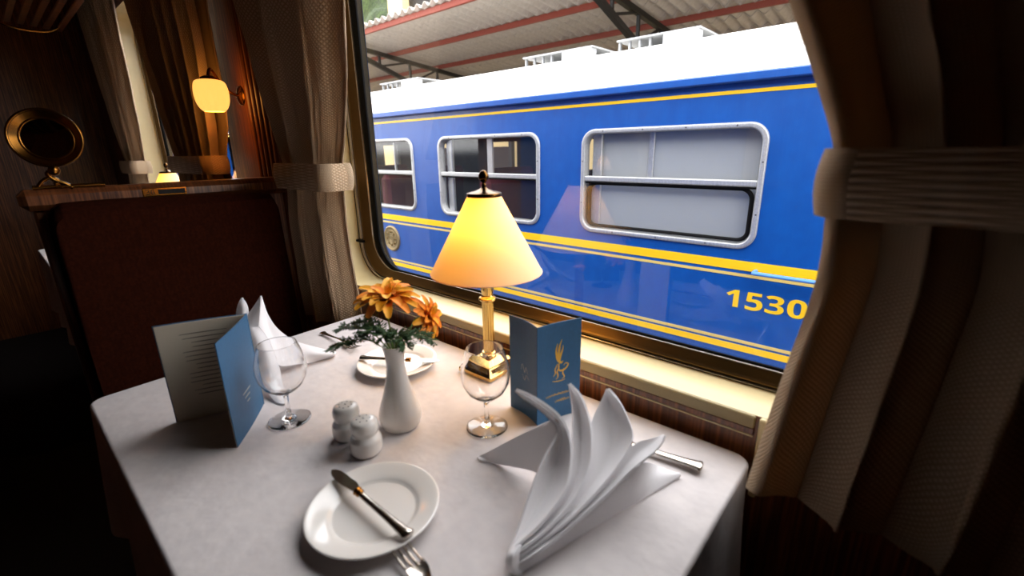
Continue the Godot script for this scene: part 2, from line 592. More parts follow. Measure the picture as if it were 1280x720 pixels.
func windows() -> void:
	for b in 2:
		var dx := -BAY * b
		var w := struct("window_%d" % (b + 1), ["tall window with rounded bronze frame beside the laid table", "rounded window beyond the high brown seat"][b], "window")
		var x0 := WX0 + dx
		var x1 := WX1 + dx
		# inset of the frame's rings from the recess: sides i, bottom j, depth z
		var ring := func(i: float, j: float, z: float, r: float) -> PackedVector3Array: return rr(x0 + i, x1 - i, WY0 + j, WY1 - j, r, z, 12)
		part("recess_lining", MB.new().grid([ring.call(0.0, 0.0, 0.0, 0.11), ring.call(0.001, 0.0, -0.004, 0.11), ring.call(0.002, 0.0, -0.04, 0.11), ring.call(0.003, 0.0, -0.094, 0.108)], true, true), mats.cream_panel, w)
		part("seal", MB.new().grid([ring.call(0.001, -0.001, -0.094, 0.108), ring.call(0.002, 0.0006, -0.089, 0.107), ring.call(0.009, 0.0014, -0.090, 0.104)], true, true), mats.rubber, w)
		part("metal_strip", MB.new().grid([ring.call(0.008, 0.001, -0.094, 0.104), ring.call(0.009, 0.0015, -0.088, 0.104), ring.call(0.019, 0.0055, -0.088, 0.10), ring.call(0.020, 0.006, -0.095, 0.10)], true, true), mats.steel_strip, w)
		part("seal", MB.new().grid([ring.call(0.019, 0.005, -0.094, 0.10), ring.call(0.029, 0.009, -0.092, 0.10)], true, true), mats.rubber, w)
		part("frame", MB.new().grid([ring.call(0.028, 0.008, -0.098, 0.10), ring.call(0.029, 0.0085, -0.090, 0.10), ring.call(0.031, 0.0095, -0.088, 0.10), ring.call(0.040, 0.014, -0.089, 0.10), ring.call(0.043, 0.0155, -0.094, 0.10), ring.call(0.060, 0.030, -0.099, 0.10), ring.call(0.064, 0.0315, -0.102, 0.10)], true, true), mats.bronze, w)
		part("chrome_bead", MB.new().grid([ring.call(0.063, 0.0310, -0.104, 0.10), ring.call(0.065, 0.0312, -0.100, 0.10), ring.call(0.068, 0.0335, -0.100, 0.10), ring.call(0.069, 0.0338, -0.106, 0.10)], true, true), mats.steel_strip, w)
		part("gasket", MB.new().grid([ring.call(0.068, 0.0332, -0.105, 0.10), ring.call(0.074, 0.0350, -0.102, 0.10), ring.call(0.094, 0.0385, -0.103, 0.10), ring.call(0.096, 0.0385, -0.107, 0.10), ring.call(0.092, 0.034, -0.112, 0.10), ring.call(0.086, 0.020, -0.13, 0.10)], true, true), mats.rubber, w)
		var g := ring.call(0.090, 0.034, -0.107, 0.10) as PackedVector3Array
		part("pane", MB.new().fan(g, Vector3(x0 + 0.6, 1.2, -0.5)), mats.window_glass, w)
		# lip and beads below the sill
		var s := struct("trim_%d" % (b + 2), ["cream window ledge lip with dark bead above the table", "cream window ledge lip in the far bay"][b], "sill")
		part("ledge_lip", MB.new().box(Vector3(-0.665 + dx, 0.8025, 0.003), Vector3(1.08, 0.021, 0.008), 0.002), mats.khaki_lip, s)
		part("wood_bead", MB.new().box(Vector3(-0.665 + dx, 0.7855, 0.002), Vector3(1.08, 0.011, 0.004), 0.001), mats.veneer, s)
		part("thin_bead", MB.new().box(Vector3(-0.665 + dx, 0.7785, 0.0025), Vector3(1.08, 0.0022, 0.004)), mats.cream_panel, s)
		part("end_strip", MB.new().box(Vector3(-0.114 + dx, 0.745, 0.004), Vector3(0.010, 0.136, 0.010), 0.002), mats.cream_panel, s)
		# window latch on the left side of the frame
		part("latch", MB.new().box(Vector3(x0 + 0.020, 0.925, -0.084), Vector3(0.040, 0.008, 0.012), 0.002), mats.rubber, w)

# ------------------------------------------------------------------ outside
func outside_ground() -> void:
	var g := thing("track_bed", "grey ballast ground beside the blue coach", "ground")
	g.set_meta("kind", "structure")
	part("ballast", MB.new().box(Vector3(-20, -1.4, -12.0), Vector3(90, 0.2, 23.7)), mats.ballast, g)
	# mountainside far behind the canopy
	var h := struct("mountain", "steep green mountainside beyond the canopy roof", "mountain")
	var f := FastNoiseLite.new()
	f.seed = 4
	f.frequency = 0.05
	var P := []
	for i in 26:
		var row := PackedVector3Array()
		for j in 40:
			var x := -130.0 + 3.6 * j
			var t := i / 25.0
			row.append(Vector3(x, -2.0 + 46.0 * t + 5.0 * f.get_noise_2d(x, t * 60), -42.0 - 34.0 * t + 4.0 * f.get_noise_2d(x + 90, t * 50)))
		P.append(row)
	part("slope", MB.new().grid(P, false, false), mats.hill_green, h)
	var hs := thing("hill_house", "cream stucco house on the green hillside above the canopy edge", "house", Vector3(-39.3, 12.5, -29.31))
	part("wall", MB.new().box(Vector3(0, -5.5, 0), Vector3(2.2, 20.0, 2.4), 0.04), mats.stucco, hs)
	part("roof", MB.new().box(Vector3(2.6, 3.0, -0.6), Vector3(3.4, 5.0, 2.0), 0.1), mats.truss_black, hs)
	# station building seen through the coach windows
	var st := thing("station_building", "beige station wall seen through the blue coach windows", "building", Vector3(-9.0, -1.3, -10.4))
	part("wall", MB.new().box(Vector3(0, 1.9, 0), Vector3(34.0, 3.8, 0.3)), mats.stucco, st)
	for k in 12:
		part("door", MB.new().box(Vector3(-14.0 + 2.6 * k, 1.3, 0.16), Vector3(1.0, 2.6, 0.08), 0.02), mats.coach_inside, st)

func blue_coach() -> void:
	var c := thing("blue_coach", "blue railway coach with white roof and yellow stripes numbered 1530", "coach", Vector3(0, 0, -2.0))
	var zc := 0.0
	# side, one panel for each window
	var first := -7.0
	for k in 6:
		var cx := -1.182 - 1.47 * (k - 1)
		var hole := rr(cx - 0.545, cx + 0.545, 0.664, 1.311, 0.085, 0.0, 8)
		var hole_in := rr(cx - 0.545, cx + 0.545, 0.664, 1.311, 0.085, -0.05, 8)
		var pm := MB.new()
		pm.grid([hole, outer_rect(hole, cx - 0.735, cx + 0.735, -0.9, 1.53)], true)
		pm.grid([hole, hole_in], true, true)
		part("side_panel", pm, mats.coach_blue, c)
		# aluminium frame
		var fr := part("window_frame", MB.new().grid([rr(cx - 0.560, cx + 0.560, 0.654, 1.321, 0.098, -0.002), rr(cx - 0.558, cx + 0.558, 0.656, 1.319, 0.097, 0.010), rr(cx - 0.552, cx + 0.552, 0.662, 1.313, 0.092, 0.014), rr(cx - 0.536, cx + 0.536, 0.678, 1.297, 0.078, 0.014), rr(cx - 0.530, cx + 0.530, 0.684, 1.291, 0.073, 0.010), rr(cx - 0.528, cx + 0.528, 0.686, 1.289, 0.072, -0.045)], true, true), mats.aluminium, c)
		if k < 4:
			for s in [[-0.4, 1.305], [-0.13, 1.305], [0.13, 1.305], [0.4, 1.305], [0.545, 1.12], [0.545, 0.85], [-0.545, 1.12], [-0.545, 0.85], [0.3, 0.67], [0.0, 0.67], [-0.3, 0.67]]:
				part("screw", MB.new().lathe([Vector2(0.0, 0.0155), Vector2(0.004, 0.0152), Vector2(0.005, 0.0135)].map(func(q): return Vector2(q.x, -q.y)), 8, Vector3(cx + s[0], s[1], 0), Basis(Vector3.RIGHT, -PI / 2)), mats.screw_steel, fr)
		var bar := part("window_bar", MB.new().box(Vector3(cx, 1.009, -0.005), Vector3(1.065, 0.034, 0.03), 0.006), mats.aluminium, c)
		part("rubber_rim", MB.new().box(Vector3(cx, 0.986, -0.008), Vector3(1.05, 0.012, 0.02), 0.003), mats.rubber, bar)
		part("window_post", MB.new().box(Vector3(cx - 0.47, 0.99, -0.06), Vector3(0.07, 0.62, 0.03), 0.006), mats.aluminium, c)
		part("glass_pane", MB.new().face([Vector3(cx - 0.53, 0.68, -0.03), Vector3(cx + 0.53, 0.68, -0.03), Vector3(cx + 0.53, 1.29, -0.03), Vector3(cx - 0.53, 1.29, -0.03)], Vector3(cx, 1, -1)), mats.coach_glass, c)
		if k == 1:
			# frosted: a drawn pale blind behind the big pane
			part("blind", MB.new().box(Vector3(cx + 0.02, 1.16, -0.075), Vector3(0.98, 0.30, 0.008), 0.002), mats.blind_grey, c, "pale grey drawn blind")
			part("blind", MB.new().box(Vector3(cx + 0.01, 0.82, -0.060), Vector3(1.02, 0.32, 0.008), 0.002), mats.blind_grey, c, "pale grey drawn blind")
			part("sash_rubber", MB.new().grid([rr(cx - 0.520, cx + 0.520, 0.692, 0.986, 0.06, -0.02), rr(cx - 0.518, cx + 0.518, 0.694, 0.984, 0.06, -0.008), rr(cx - 0.500, cx + 0.500, 0.708, 0.970, 0.05, -0.008), rr(cx - 0.498, cx + 0.498, 0.710, 0.968, 0.05, -0.03)], true, true), mats.rubber, c)
			part("sash_edge", MB.new().box(Vector3(cx - 0.10, 1.16, -0.065), Vector3(0.035, 0.29, 0.012), 0.003), mats.aluminium, c)
		else:
			part("sash_edge", MB.new().box(Vector3(cx + (0.02 if k == 2 else 0.20), 1.16, -0.05), Vector3(0.06 if k == 2 else 0.02, 0.29, 0.02), 0.004), mats.aluminium, c)
	part("side_panel", MB.new().box(Vector3(1.77, 0.315, -0.03), Vector3(3.01, 2.43, 0.06)), mats.coach_blue, c)
	part("side_panel", MB.new().box(Vector3(-10.4, 0.315, -0.03), Vector3(4.0, 2.43, 0.06)), mats.coach_blue, c)
	var X0 := -12.4
	var X1 := 3.2
	var L := X1 - X0
	var xm := (X0 + X1) / 2
	for s in [[0.592, 0.539, "coach_yellow"], [0.520, 0.503, "coach_pale_yellow"], [0.131, 0.113, "coach_pale_yellow"], [0.100, 0.062, "coach_yellow"], [1.477, 1.459, "coach_yellow"]]:
		part("stripe", MB.new().box(Vector3(xm, (s[0] + s[1]) / 2, 0.0005), Vector3(L, s[0] - s[1], 0.003)), mats[s[2]], c)
	# gutter and roof
	part("gutter", MB.new().box(Vector3(xm, 1.533, 0.012), Vector3(L, 0.044, 0.07), 0.006), mats.coach_blue, c)
	var P := []
	for i in 25:
		var a := PI * (0.04 + 0.92 * i / 24.0)
		var row := PackedVector3Array()
		for j in 53:
			var x := X0 + L * j / 52.0
			var y := 1.50 + 0.455 * sin(a)
			if i == 0 or i == 24: y = 1.545
			row.append(Vector3(x, y, -1.4 + 1.405 * cos(a) + 0.0))
		P.append(row)
	part("roof", MB.new().grid(P, false, true), mats.coach_roof, c, "white painted curved roof")
	var eave := MB.new()
	part("eave_lip", MB.new().box(Vector3(xm, 1.556, 0.006), Vector3(L, 0.012, 0.045), 0.003), mats.coach_roof, c)
	# far side, floor, ends
	part("floor_panel", MB.new().box(Vector3(xm, -0.05, -1.4), Vector3(L, 0.1, 2.7)), mats.coach_inside, c)
	part("inner_ceiling", MB.new().box(Vector3(xm, 1.50, -1.4), Vector3(L, 0.03, 2.6)), mats.coach_inside, c)
	part("far_side_low", MB.new().box(Vector3(xm, 0.25, -2.78), Vector3(L, 1.15, 0.06)), mats.coach_inside, c)
	part("far_side_top", MB.new().box(Vector3(xm, 1.42, -2.78), Vector3(L, 0.2, 0.06)), mats.coach_inside, c)
	for k in 11:
		part("far_post", MB.new().box(Vector3(-11.6 + 1.47 * k, 1.07, -2.78), Vector3(0.85, 0.5, 0.06)), mats.coach_inside, c)
	for k in 7:
		for zz in [-0.55, -2.2]:
			var x := -9.6 + 1.47 * k + 0.9
			part("coach_seat", MB.new().box(Vector3(x, 0.55, zz), Vector3(0.14, 0.85, 0.85), 0.05), mats.coach_seat, c, "maroon seat back inside the coach")
	part("end_wall", MB.new().box(Vector3(X0 + 0.03, 0.3, -1.4), Vector3(0.06, 2.4, 2.7)), mats.coach_blue, c)
	part("end_wall", MB.new().box(Vector3(X1 - 0.03, 0.3, -1.4), Vector3(0.06, 2.4, 2.7)), mats.coach_blue, c)
	part("underframe", MB.new().box(Vector3(xm, -0.95, -1.4), Vector3(L - 0.4, 0.5, 2.3)), mats.truss_black, c)
	# number, handrail and round crest
	var tm := TextMesh.new()
	var fo := SystemFont.new()
	fo.font_names = PackedStringArray(["Droid Sans"])
	fo.font_weight = 700
	tm.font = fo
	tm.text = "1530"
	tm.font_size = 64
	tm.pixel_size = 0.1 / 46.0
	tm.depth = 0.002
	var num := MeshInstance3D.new()
	num.name = "coach_number"
	num.mesh = tm
	num.material_override = mats.coach_yellow
	num.position = Vector3(-0.535, 0.37, 0.002)
	num.scale = Vector3(1.36, 1.0, 1.0)
	c.add_child(num, true)
	num.set_meta("label", "yellow number 1530")
	part("handrail", MB.new().tube(crv([Vector3(-0.60, 0.545, 0.0), Vector3(-0.60, 0.545, 0.05), Vector3(-0.57, 0.545, 0.06), Vector3(-0.35, 0.545, 0.06), Vector3(-0.05, 0.545, 0.06), Vector3(-0.02, 0.545, 0.05), Vector3(-0.02, 0.545, 0.0)], 24), 0.011, 8), mats.rail_blue, c, "pale blue handrail")
	var med := part("crest", MB.new().lathe([Vector2(0, 0.012), Vector2(0.105, 0.012), Vector2(0.112, 0.018), Vector2(0.125, 0.018), Vector2(0.132, 0.010), Vector2(0.132, 0.0)].map(func(q): return Vector2(q.x, -q.y)), 36, Vector3(-4.02, 0.345, 0), Basis(Vector3.RIGHT, -PI / 2)), mats.medal_bronze, c, "round bronze crest plate")
	for k in 3:
		part("crest_ring", MB.new().tube(range(25).map(func(i): return Vector3(-4.02 + [0.03, 0.05, 0.085][k] * cos(TAU * i / 24), 0.345 + [0.03, 0.05, 0.085][k] * sin(TAU * i / 24), 0.013)), 0.004, 6, false), mats.medal_bronze, med)
	for k in 8:
		var a := TAU * k / 8
		part("crest_boss", MB.new().lathe([Vector2(0.014, 0.0), Vector2(0.011, 0.008), Vector2(0.0, 0.011)], 8, Vector3(-4.02 + 0.068 * cos(a), 0.345 + 0.068 * sin(a), 0.011), Basis(Vector3.RIGHT, PI / 2)), mats.engraved_brass, med)
	# roof ventilators
	for s in [[-1.80, 0.70, 0.28], [-2.78, 0.80, 0.28], [-5.25, 0.80, 0.28]]:
		var vt := thing("roof_ventilator", ["grey louvred roof ventilator above the frosted coach window", "grey louvred roof ventilator above the coach window behind the lamp", "grey louvred roof ventilator beside the far truss"][[-1.80, -2.78, -5.25].find(s[0])], "ventilator", Vector3(s[0], 1.885, -3.26), "ventilators on the white roof")
		var w: float = s[1]
		part("back_case", MB.new().box(Vector3(0, 0.075, -0.24), Vector3(w * 0.96, 0.21, 0.04), 0.008), mats.vent_metal, vt)
		part("lid", MB.new().box(Vector3(0, 0.172, -0.06), Vector3(w, 0.014, 0.42), 0.004), mats.vent_metal, vt)
		part("cheek", MB.new().box(Vector3(w * 0.28, 0.075, 0.10), Vector3(w * 0.40, 0.19, 0.10), 0.008), mats.vent_metal, vt)
		for k in 4:
			part("louvre_post", MB.new().box(Vector3(-w * (0.485 - 0.13 * k), 0.075, 0.10), Vector3(0.018, 0.19, 0.03), 0.003), mats.vent_metal, vt)
		part("louvre_slat", MB.new().box(Vector3(-w * 0.28, 0.085, 0.10), Vector3(w * 0.40, 0.014, 0.03), 0.003), mats.vent_metal, vt)
		part("curb", MB.new().box(Vector3(0, -0.03, -0.05), Vector3(w * 0.96, 0.06, 0.36), 0.005), mats.vent_metal, vt)

func canopy() -> void:
	var c := thing("platform_canopy", "grey corrugated platform canopy on red purlins and black trusses", "canopy", Vector3(0, 3.4, -4.85))
	var drop := 0.10
	var pz := [0.0, -1.23, -2.50, -3.75, -5.0]
	# corrugated sheets: rows of two overlapping courses between purlins
	var wave := 0.2
	for r in 8:
		var z0 := 0.12 - 0.625 * r
		var z1 := z0 - 0.76
		for k in 19:
			var x0 := -18.0 + 1.02 * k
			var P := []
			for i in 2:
				var z := z0 if i == 0 else z1
				var row := PackedVector3Array()
				for j in 49:
					var x := x0 + 1.05 * j / 48.0
					row.append(Vector3(x, 0.075 + drop * z + 0.036 * cos(TAU * x / wave) + (0.0 if i == 0 else 0.016), z))
				P.append(row)
			part("roof_sheet", MB.new().sheet(P, 0.008), mats.sheet_grey, c)
	for z in pz:
		part("purlin", MB.new().box(Vector3(-8.5, drop * z + 0.005, z), Vector3(20.0, 0.09, 0.055), 0.004), mats.purlin_red, c)
	for X in [-3.68, -9.35, 1.9, -15.0]:
		var tr := Node3D.new()
		tr.name = "truss"
		c.add_child(tr, true)
		var at := func(z: float, low: float) -> Vector3: return Vector3(X, drop * z - 0.09 - low, z)
		var bar := func(a: Vector3, b: Vector3, t: float) -> void:
			var d := b - a
			var bas := Basis.looking_at(d.normalized(), Vector3.RIGHT)
			part("truss_bar", MB.new().box((a + b) / 2, Vector3(t, t, d.length()), 0.004, bas), mats.truss_black, tr)
		bar.call(at.call(0.0, 0.0), at.call(-5.2, 0.0), 0.085)
		bar.call(at.call(-0.0, 0.06), at.call(-2.4, 0.62), 0.085)
		bar.call(at.call(-2.4, 0.62), at.call(-5.2, 0.62), 0.085)
		for z in [-0.8, -1.6, -2.4, -3.4, -4.4]:
			var lw := 0.06 + 0.56 * minf(1.0, -z / 2.4)
			bar.call(at.call(z, 0.0), at.call(z, lw), 0.05)
		bar.call(at.call(-0.8, 0.245), at.call(-1.6, 0.0), 0.04)
		bar.call(at.call(-1.6, 0.43), at.call(-2.4, 0.0), 0.04)
		part("column", MB.new().box(Vector3(X, -2.35, -5.1), Vector3(0.14, 4.7, 0.14), 0.01), mats.truss_black, tr)

# ------------------------------------------------------------------ seats, rail, rack, tables
func furniture() -> void:
	# the high seat across the table
	var s := thing("bench_seat", "high-backed dark brown upholstered seat across the table", "seat", Vector3(-1.5, 0, 0.35))
	var back := []
	for i in 15:
		var a := PI * i / 14.0
		back.append(Vector2(0.05 * cos(a), 0.05 * sin(a)))
	var P := []
	for zz in [[-0.244, 0.0], [-0.241, 0.6], [-0.230, 0.9], [-0.205, 1.0], [0.0, 1.0], [0.20, 1.0], [0.235, 0.9], [0.25, 0.6], [0.255, 0.0]]:
		var row := PackedVector3Array()
		var h: float = lerpf(1.02, 1.098, zz[1]) - 0.05
		row.append(Vector3(0.05 + 0.03, 0.42, zz[0]))
		row.append(Vector3(0.05 + 0.015, 0.75, zz[0]))
		for q in back: row.append(Vector3(q.x * (0.6 + 0.4 * minf(zz[1] + 0.5, 1.0)), h + q.y, zz[0]))
		row.append(Vector3(-0.05, 0.42, zz[0]))
		P.append(row)
	var bm := MB.new().grid(loft(P, 60, 40), false, false)
	part("backrest", bm, mats.seat_velvet, s)
	part("backrest_side", MB.new().box(Vector3(0.0, 0.72, 0.005), Vector3(0.09, 0.60, 0.48), 0.02), mats.seat_velvet, s)
	part("seat_cushion", MB.new().box(Vector3(0.26, 0.40, 0.005), Vector3(0.46, 0.14, 0.49), 0.045), mats.seat_velvet, s)
	part("seat_base", MB.new().box(Vector3(0.23, 0.17, 0.0), Vector3(0.44, 0.34, 0.50), 0.01), mats.veneer, s)
	# partition with its rail
	var r := thing("seat_partition", "dark polished wooden partition rail behind the brown seat", "partition", Vector3(-1.59, 0, 0.33))
	part("panel", MB.new().box(Vector3(0, 0.54, 0), Vector3(0.035, 1.08, 0.58), 0.004), mats.veneer, r)
	part("top_rail", MB.new().box(Vector3(0.005, 1.103, 0), Vector3(0.07, 0.05, 0.62), 0.014), mats.veneer, r)
	var np := thing("number_plate", "small brass seat number plate 36 on the wooden rail", "plate", Vector3(-1.549, 1.106, 0.36))
	part("plate", MB.new().box(Vector3.ZERO, Vector3(0.004, 0.022, 0.10), 0.0015), mats.old_brass, np)
	part("slot", MB.new().box(Vector3(0.002, 0, -0.015), Vector3(0.002, 0.012, 0.062), 0.0005), mats.hole_dark, np)
	var tm := TextMesh.new()
	var fo := SystemFont.new()
	fo.font_names = PackedStringArray(["Droid Sans"])
	tm.font = fo
	tm.text = "36"
	tm.font_size = 32
	tm.pixel_size = 0.013 / 23.0
	tm.depth = 0.0015
	var tx := MeshInstance3D.new()
	tx.name = "number"
	tx.mesh = tm
	tx.material_override = mats.hole_dark
	tx.position = Vector3(0.0025, 0, 0.034)
	tx.rotation.y = PI / 2
	np.add_child(tx, true)
	# brass dish on a scroll bracket at the aisle end of the rail
	var d := thing("brass_reflector", "round polished brass reflector dish on a scroll bracket at the rail's aisle end", "reflector", Vector3(-1.56, 1.128, 0.57))
	part("bracket", MB.new().tube(crv([Vector3(0, 0.0, -0.03), Vector3(0, 0.012, -0.015), Vector3(0, 0.02, 0.0), Vector3(0, 0.035, 0.008), Vector3(0, 0.045, -0.004), Vector3(-0.01, 0.06, -0.01)], 24), 0.005, 8), mats.old_brass, d)
	part("scroll", MB.new().tube(crv([Vector3(0, 0.005, 0.03), Vector3(0, 0.018, 0.02), Vector3(0, 0.026, 0.004), Vector3(0, 0.016, -0.008), Vector3(0, 0.010, 0.002)], 20), 0.0045, 8), mats.old_brass, d)
	part("foot_bar", MB.new().tube([Vector3(0, 0.004, 0.04), Vector3(0, 0.004, -0.09)], 0.005, 8), mats.old_brass, d)
	part("knob", MB.new().lathe([Vector2(0, -0.012), Vector2(0.008, -0.009), Vector2(0.012, 0), Vector2(0.008, 0.009), Vector2(0, 0.012)], 16, Vector3(0.008, 0.042, -0.004)), mats.old_brass, d)
	var tilt := Basis(Vector3(0, 1, 0), -0.25) * Basis(Vector3(0, 0, 1), -PI / 2 + 0.10)
	part("dish", MB.new().lathe([Vector2(0.0, -0.032), Vector2(0.03, -0.028), Vector2(0.052, -0.014), Vector2(0.064, 0.002), Vector2(0.066, 0.004), Vector2(0.064, 0.005), Vector2(0.050, -0.009), Vector2(0.029, -0.022), Vector2(0.0, -0.026)], 48, Vector3(-0.005, 0.115, -0.008), tilt), mats.old_brass, d)
	for k in 2:
		part("ring", MB.new().tube(range(41).map(func(i): return Vector3(-0.005, 0.115, -0.008) + tilt * Vector3([0.064, 0.047][k] * cos(TAU * i / 40), [0.004, -0.010][k], [0.064, 0.047][k] * sin(TAU * i / 40))), [0.0035, 0.0025][k], 8, false), mats.old_brass, d)
	part("mirror", MB.new().lathe([Vector2(0.046, -0.010), Vector2(0.02, -0.0085), Vector2(0.0, -0.008)], 40, Vector3(-0.005, 0.115, -0.008), tilt), mats.mirror, d)
	# luggage rack above the windows
	var k := thing("luggage_rack", "wooden slatted luggage rack with brass rail above the windows", "rack", Vector3(-2.6, 1.86, 0.0))
	for i in 5:
		part("slat", MB.new().box(Vector3(0, 0.02 + 0.004 * i, 0.20 + 0.05 * i), Vector3(2.4, 0.012, 0.028), 0.003), mats.veneer, k)
	part("rail", MB.new().tube([Vector3(-1.2, 0.03, 0.46), Vector3(1.2, 0.03, 0.46)], 0.008, 10), mats.old_brass, k)
	for x in [-1.1, -0.1, 0.62]:
		part("bracket", MB.new().tube(crv([Vector3(x, 0.39, 0.19), Vector3(x, 0.10, 0.185), Vector3(x, 0.0, 0.23), Vector3(x, -0.015, 0.35), Vector3(x, 0.01, 0.44), Vector3(x, 0.06, 0.47)], 24), 0.008, 8), mats.old_brass, k)
	# tables with their cloths
	var t := thing("dining_table", "dining table under the white cloth by the window", "table", Vector3(-0.632, 0, 0.33), "tables of the dining car")
	part("tabletop", MB.new().box(Vector3(0, 0.7295, 0), Vector3(0.985, 0.035, 0.595), 0.008), mats.veneer, t)
	part("pedestal", MB.new().box(Vector3(0.0, 0.36, 0.0), Vector3(0.10, 0.70, 0.10), 0.01), mats.veneer, t)
	part("foot", MB.new().box(Vector3(0.0, 0.015, 0.0), Vector3(0.40, 0.03, 0.30), 0.01), mats.veneer, t)
	var t2 := dup(t, Vector3(-BAY, 0, -0.028), "dining table in the bay behind the brown seat", "tables of the dining car")
	t2.scale = Vector3(1, 1, 0.87)
	tablecloth(0.0, 0.642, "white tablecloth with napkins, menus and lamp on it")
	tablecloth(-BAY, 0.565, "white tablecloth hanging beyond the aisle side of the brown seat")

func tablecloth(dx: float, z1: float, label: String) -> void:
	var f := FastNoiseLite.new()
	f.seed = 9
	f.frequency = 1.0
	var cl := thing("tablecloth", label, "tablecloth", Vector3(dx, 0, 0), "white tablecloths")
	var x0 := -1.142
	var x1 := -0.124
	var z0 := 0.020
	var cen := Vector3((x0 + x1) / 2, 0, (z0 + z1) / 2)
	var loop := []
	var side := 60
	# rounded rectangle in x-z with evenly spread points
	var raw := rr(x0, x1, z0, z1, 0.020, 0.0, 6)
	var per := []
	for i in raw.size():
		var a := raw[i]
		var b := raw[(i + 1) % raw.size()]
		var parts := maxi(1, int(a.distance_to(b) / 0.008))
		for q in parts:
			var w := a.lerp(b, float(q) / parts)
			per.append(Vector3(w.x, 0, w.y))
	var rows := []
	var skew := func(q: Vector3) -> Vector3:
		return Vector3(q.x - 0.028 * clampf((0.642 - q.z) / 0.6, 0, 1) * clampf((-0.124 - q.x), 0, 1) + 0.014 * clampf((-0.124 - q.x), 0, 1), q.y, q.z + 0.012 * (-0.124 - q.x) * clampf((0.55 - q.z) / 0.55, 0.0, 1.0))
	for i in 40:
		var sc := float(i) / 39.0
		var row := PackedVector3Array()
		for q in per:
			var w: Vector3 = cen + (q - cen) * sc
			var hgt := 0.0007 * f.get_noise_2d(w.x * 7, w.z * 7) + 0.0004 * f.get_noise_2d(w.x * 22, w.z * 22)
			w.y = TOP + hgt * (1.0 if sc < 0.98 else 0.3)
			row.append(skew.call(w))
		rows.append(row)
	for i in range(1, 22):
		var row := PackedVector3Array()
		for j in per.size():
			var q: Vector3 = per[j]
			var a: Vector3 = per[(j + 1) % per.size()]
			var b: Vector3 = per[j - 1]
			var tn := (a - b).normalized()
			var outw := Vector3(tn.z, 0, -tn.x)
			var drop: float
			var off: float
			if i <= 6:
				var g := PI / 2 * i / 6.0
				off = 0.006 * sin(g)
				drop = 0.006 * (1.0 - cos(g))
			else:
				var g := (i - 6) / 15.0
				drop = 0.006 + 0.26 * g
				var walls := clampf((q.z - 0.03) / 0.03, 0, 1)
				off = 0.006 + g * walls * (0.012 + 0.012 * sin(j * 0.16 + 2.0 * f.get_noise_1d(j * 0.02)) + 0.008 * f.get_noise_1d(j * 0.05))
			var w: Vector3 = q + outw * off
			w.y = TOP - drop
			row.append(skew.call(w))
		rows.append(row)
	part("cloth", MB.new().grid(rows, true, true), mats.tablecloth, cl)

# ------------------------------------------------------------------ curtains
func curtain(keys: Array, folds: float, phase: float, seedv: int, mb: MB, weave := Vector2(150, 215)) -> void:
	# keys: [y, left x, right x, z, amplitude]
	var f := FastNoiseLite.new()
	f.seed = seedv
	f.frequency = 1.0
	var A := []
	var B := []
	for k in keys:
		A.append(Vector3(k[1], k[2], k[3]))
		B.append(Vector3(k[0], k[4], 0))
	var rows := 70
	var a := crv(A, rows)
	var b := crv(B, rows)
	var P := []
	for i in rows:
		var row := PackedVector3Array()
		for j in 181:
			var u := j / 180.0
			var w := u + 0.05 * f.get_noise_2d(u * 4.0, b[i].x * 0.9) * sin(PI * u)
			var g := TAU * folds * w + phase
			var amp := b[i].y * (0.75 + 0.4 * f.get_noise_1d(floor(folds * w) * 3.7 + 0.5))
			var x := lerpf(a[i].x, a[i].y, u) + 0.35 * amp * sin(2.0 * g) * minf(1.0, 8.0 * u * (1 - u))
			row.append(Vector3(x, b[i].x + 0.006 * sin(g) * (1.0 if i == rows - 1 else 0.0), a[i].z + amp * sin(g) + 0.006 * f.get_noise_2d(u * 14, b[i].x * 3)))
		P.append(row)
	mb.sheet(P, 0.003, weave)

func band(x0: float, x1: float, z0: float, z1: float, y0: float, y1: float, sag: float) -> MB:
	var P := []
	for i in 7:
		var t := i / 6.0
		var row := PackedVector3Array()
		var bulge := 0.004 * sin(PI * t)
		for q in rr(x0 - bulge, x1 + bulge, z0 - bulge, z1 + bulge, minf(0.03, (z1 - z0) * 0.45), 0.0, 8):
			row.append(Vector3(q.x, lerpf(y1, y0, t) - sag * (q.x - x0) / (x1 - x0), q.y))
		row.append(row[0])
		P.append(row)
	return MB.new().sheet(P, 0.004, Vector2(100, 9))

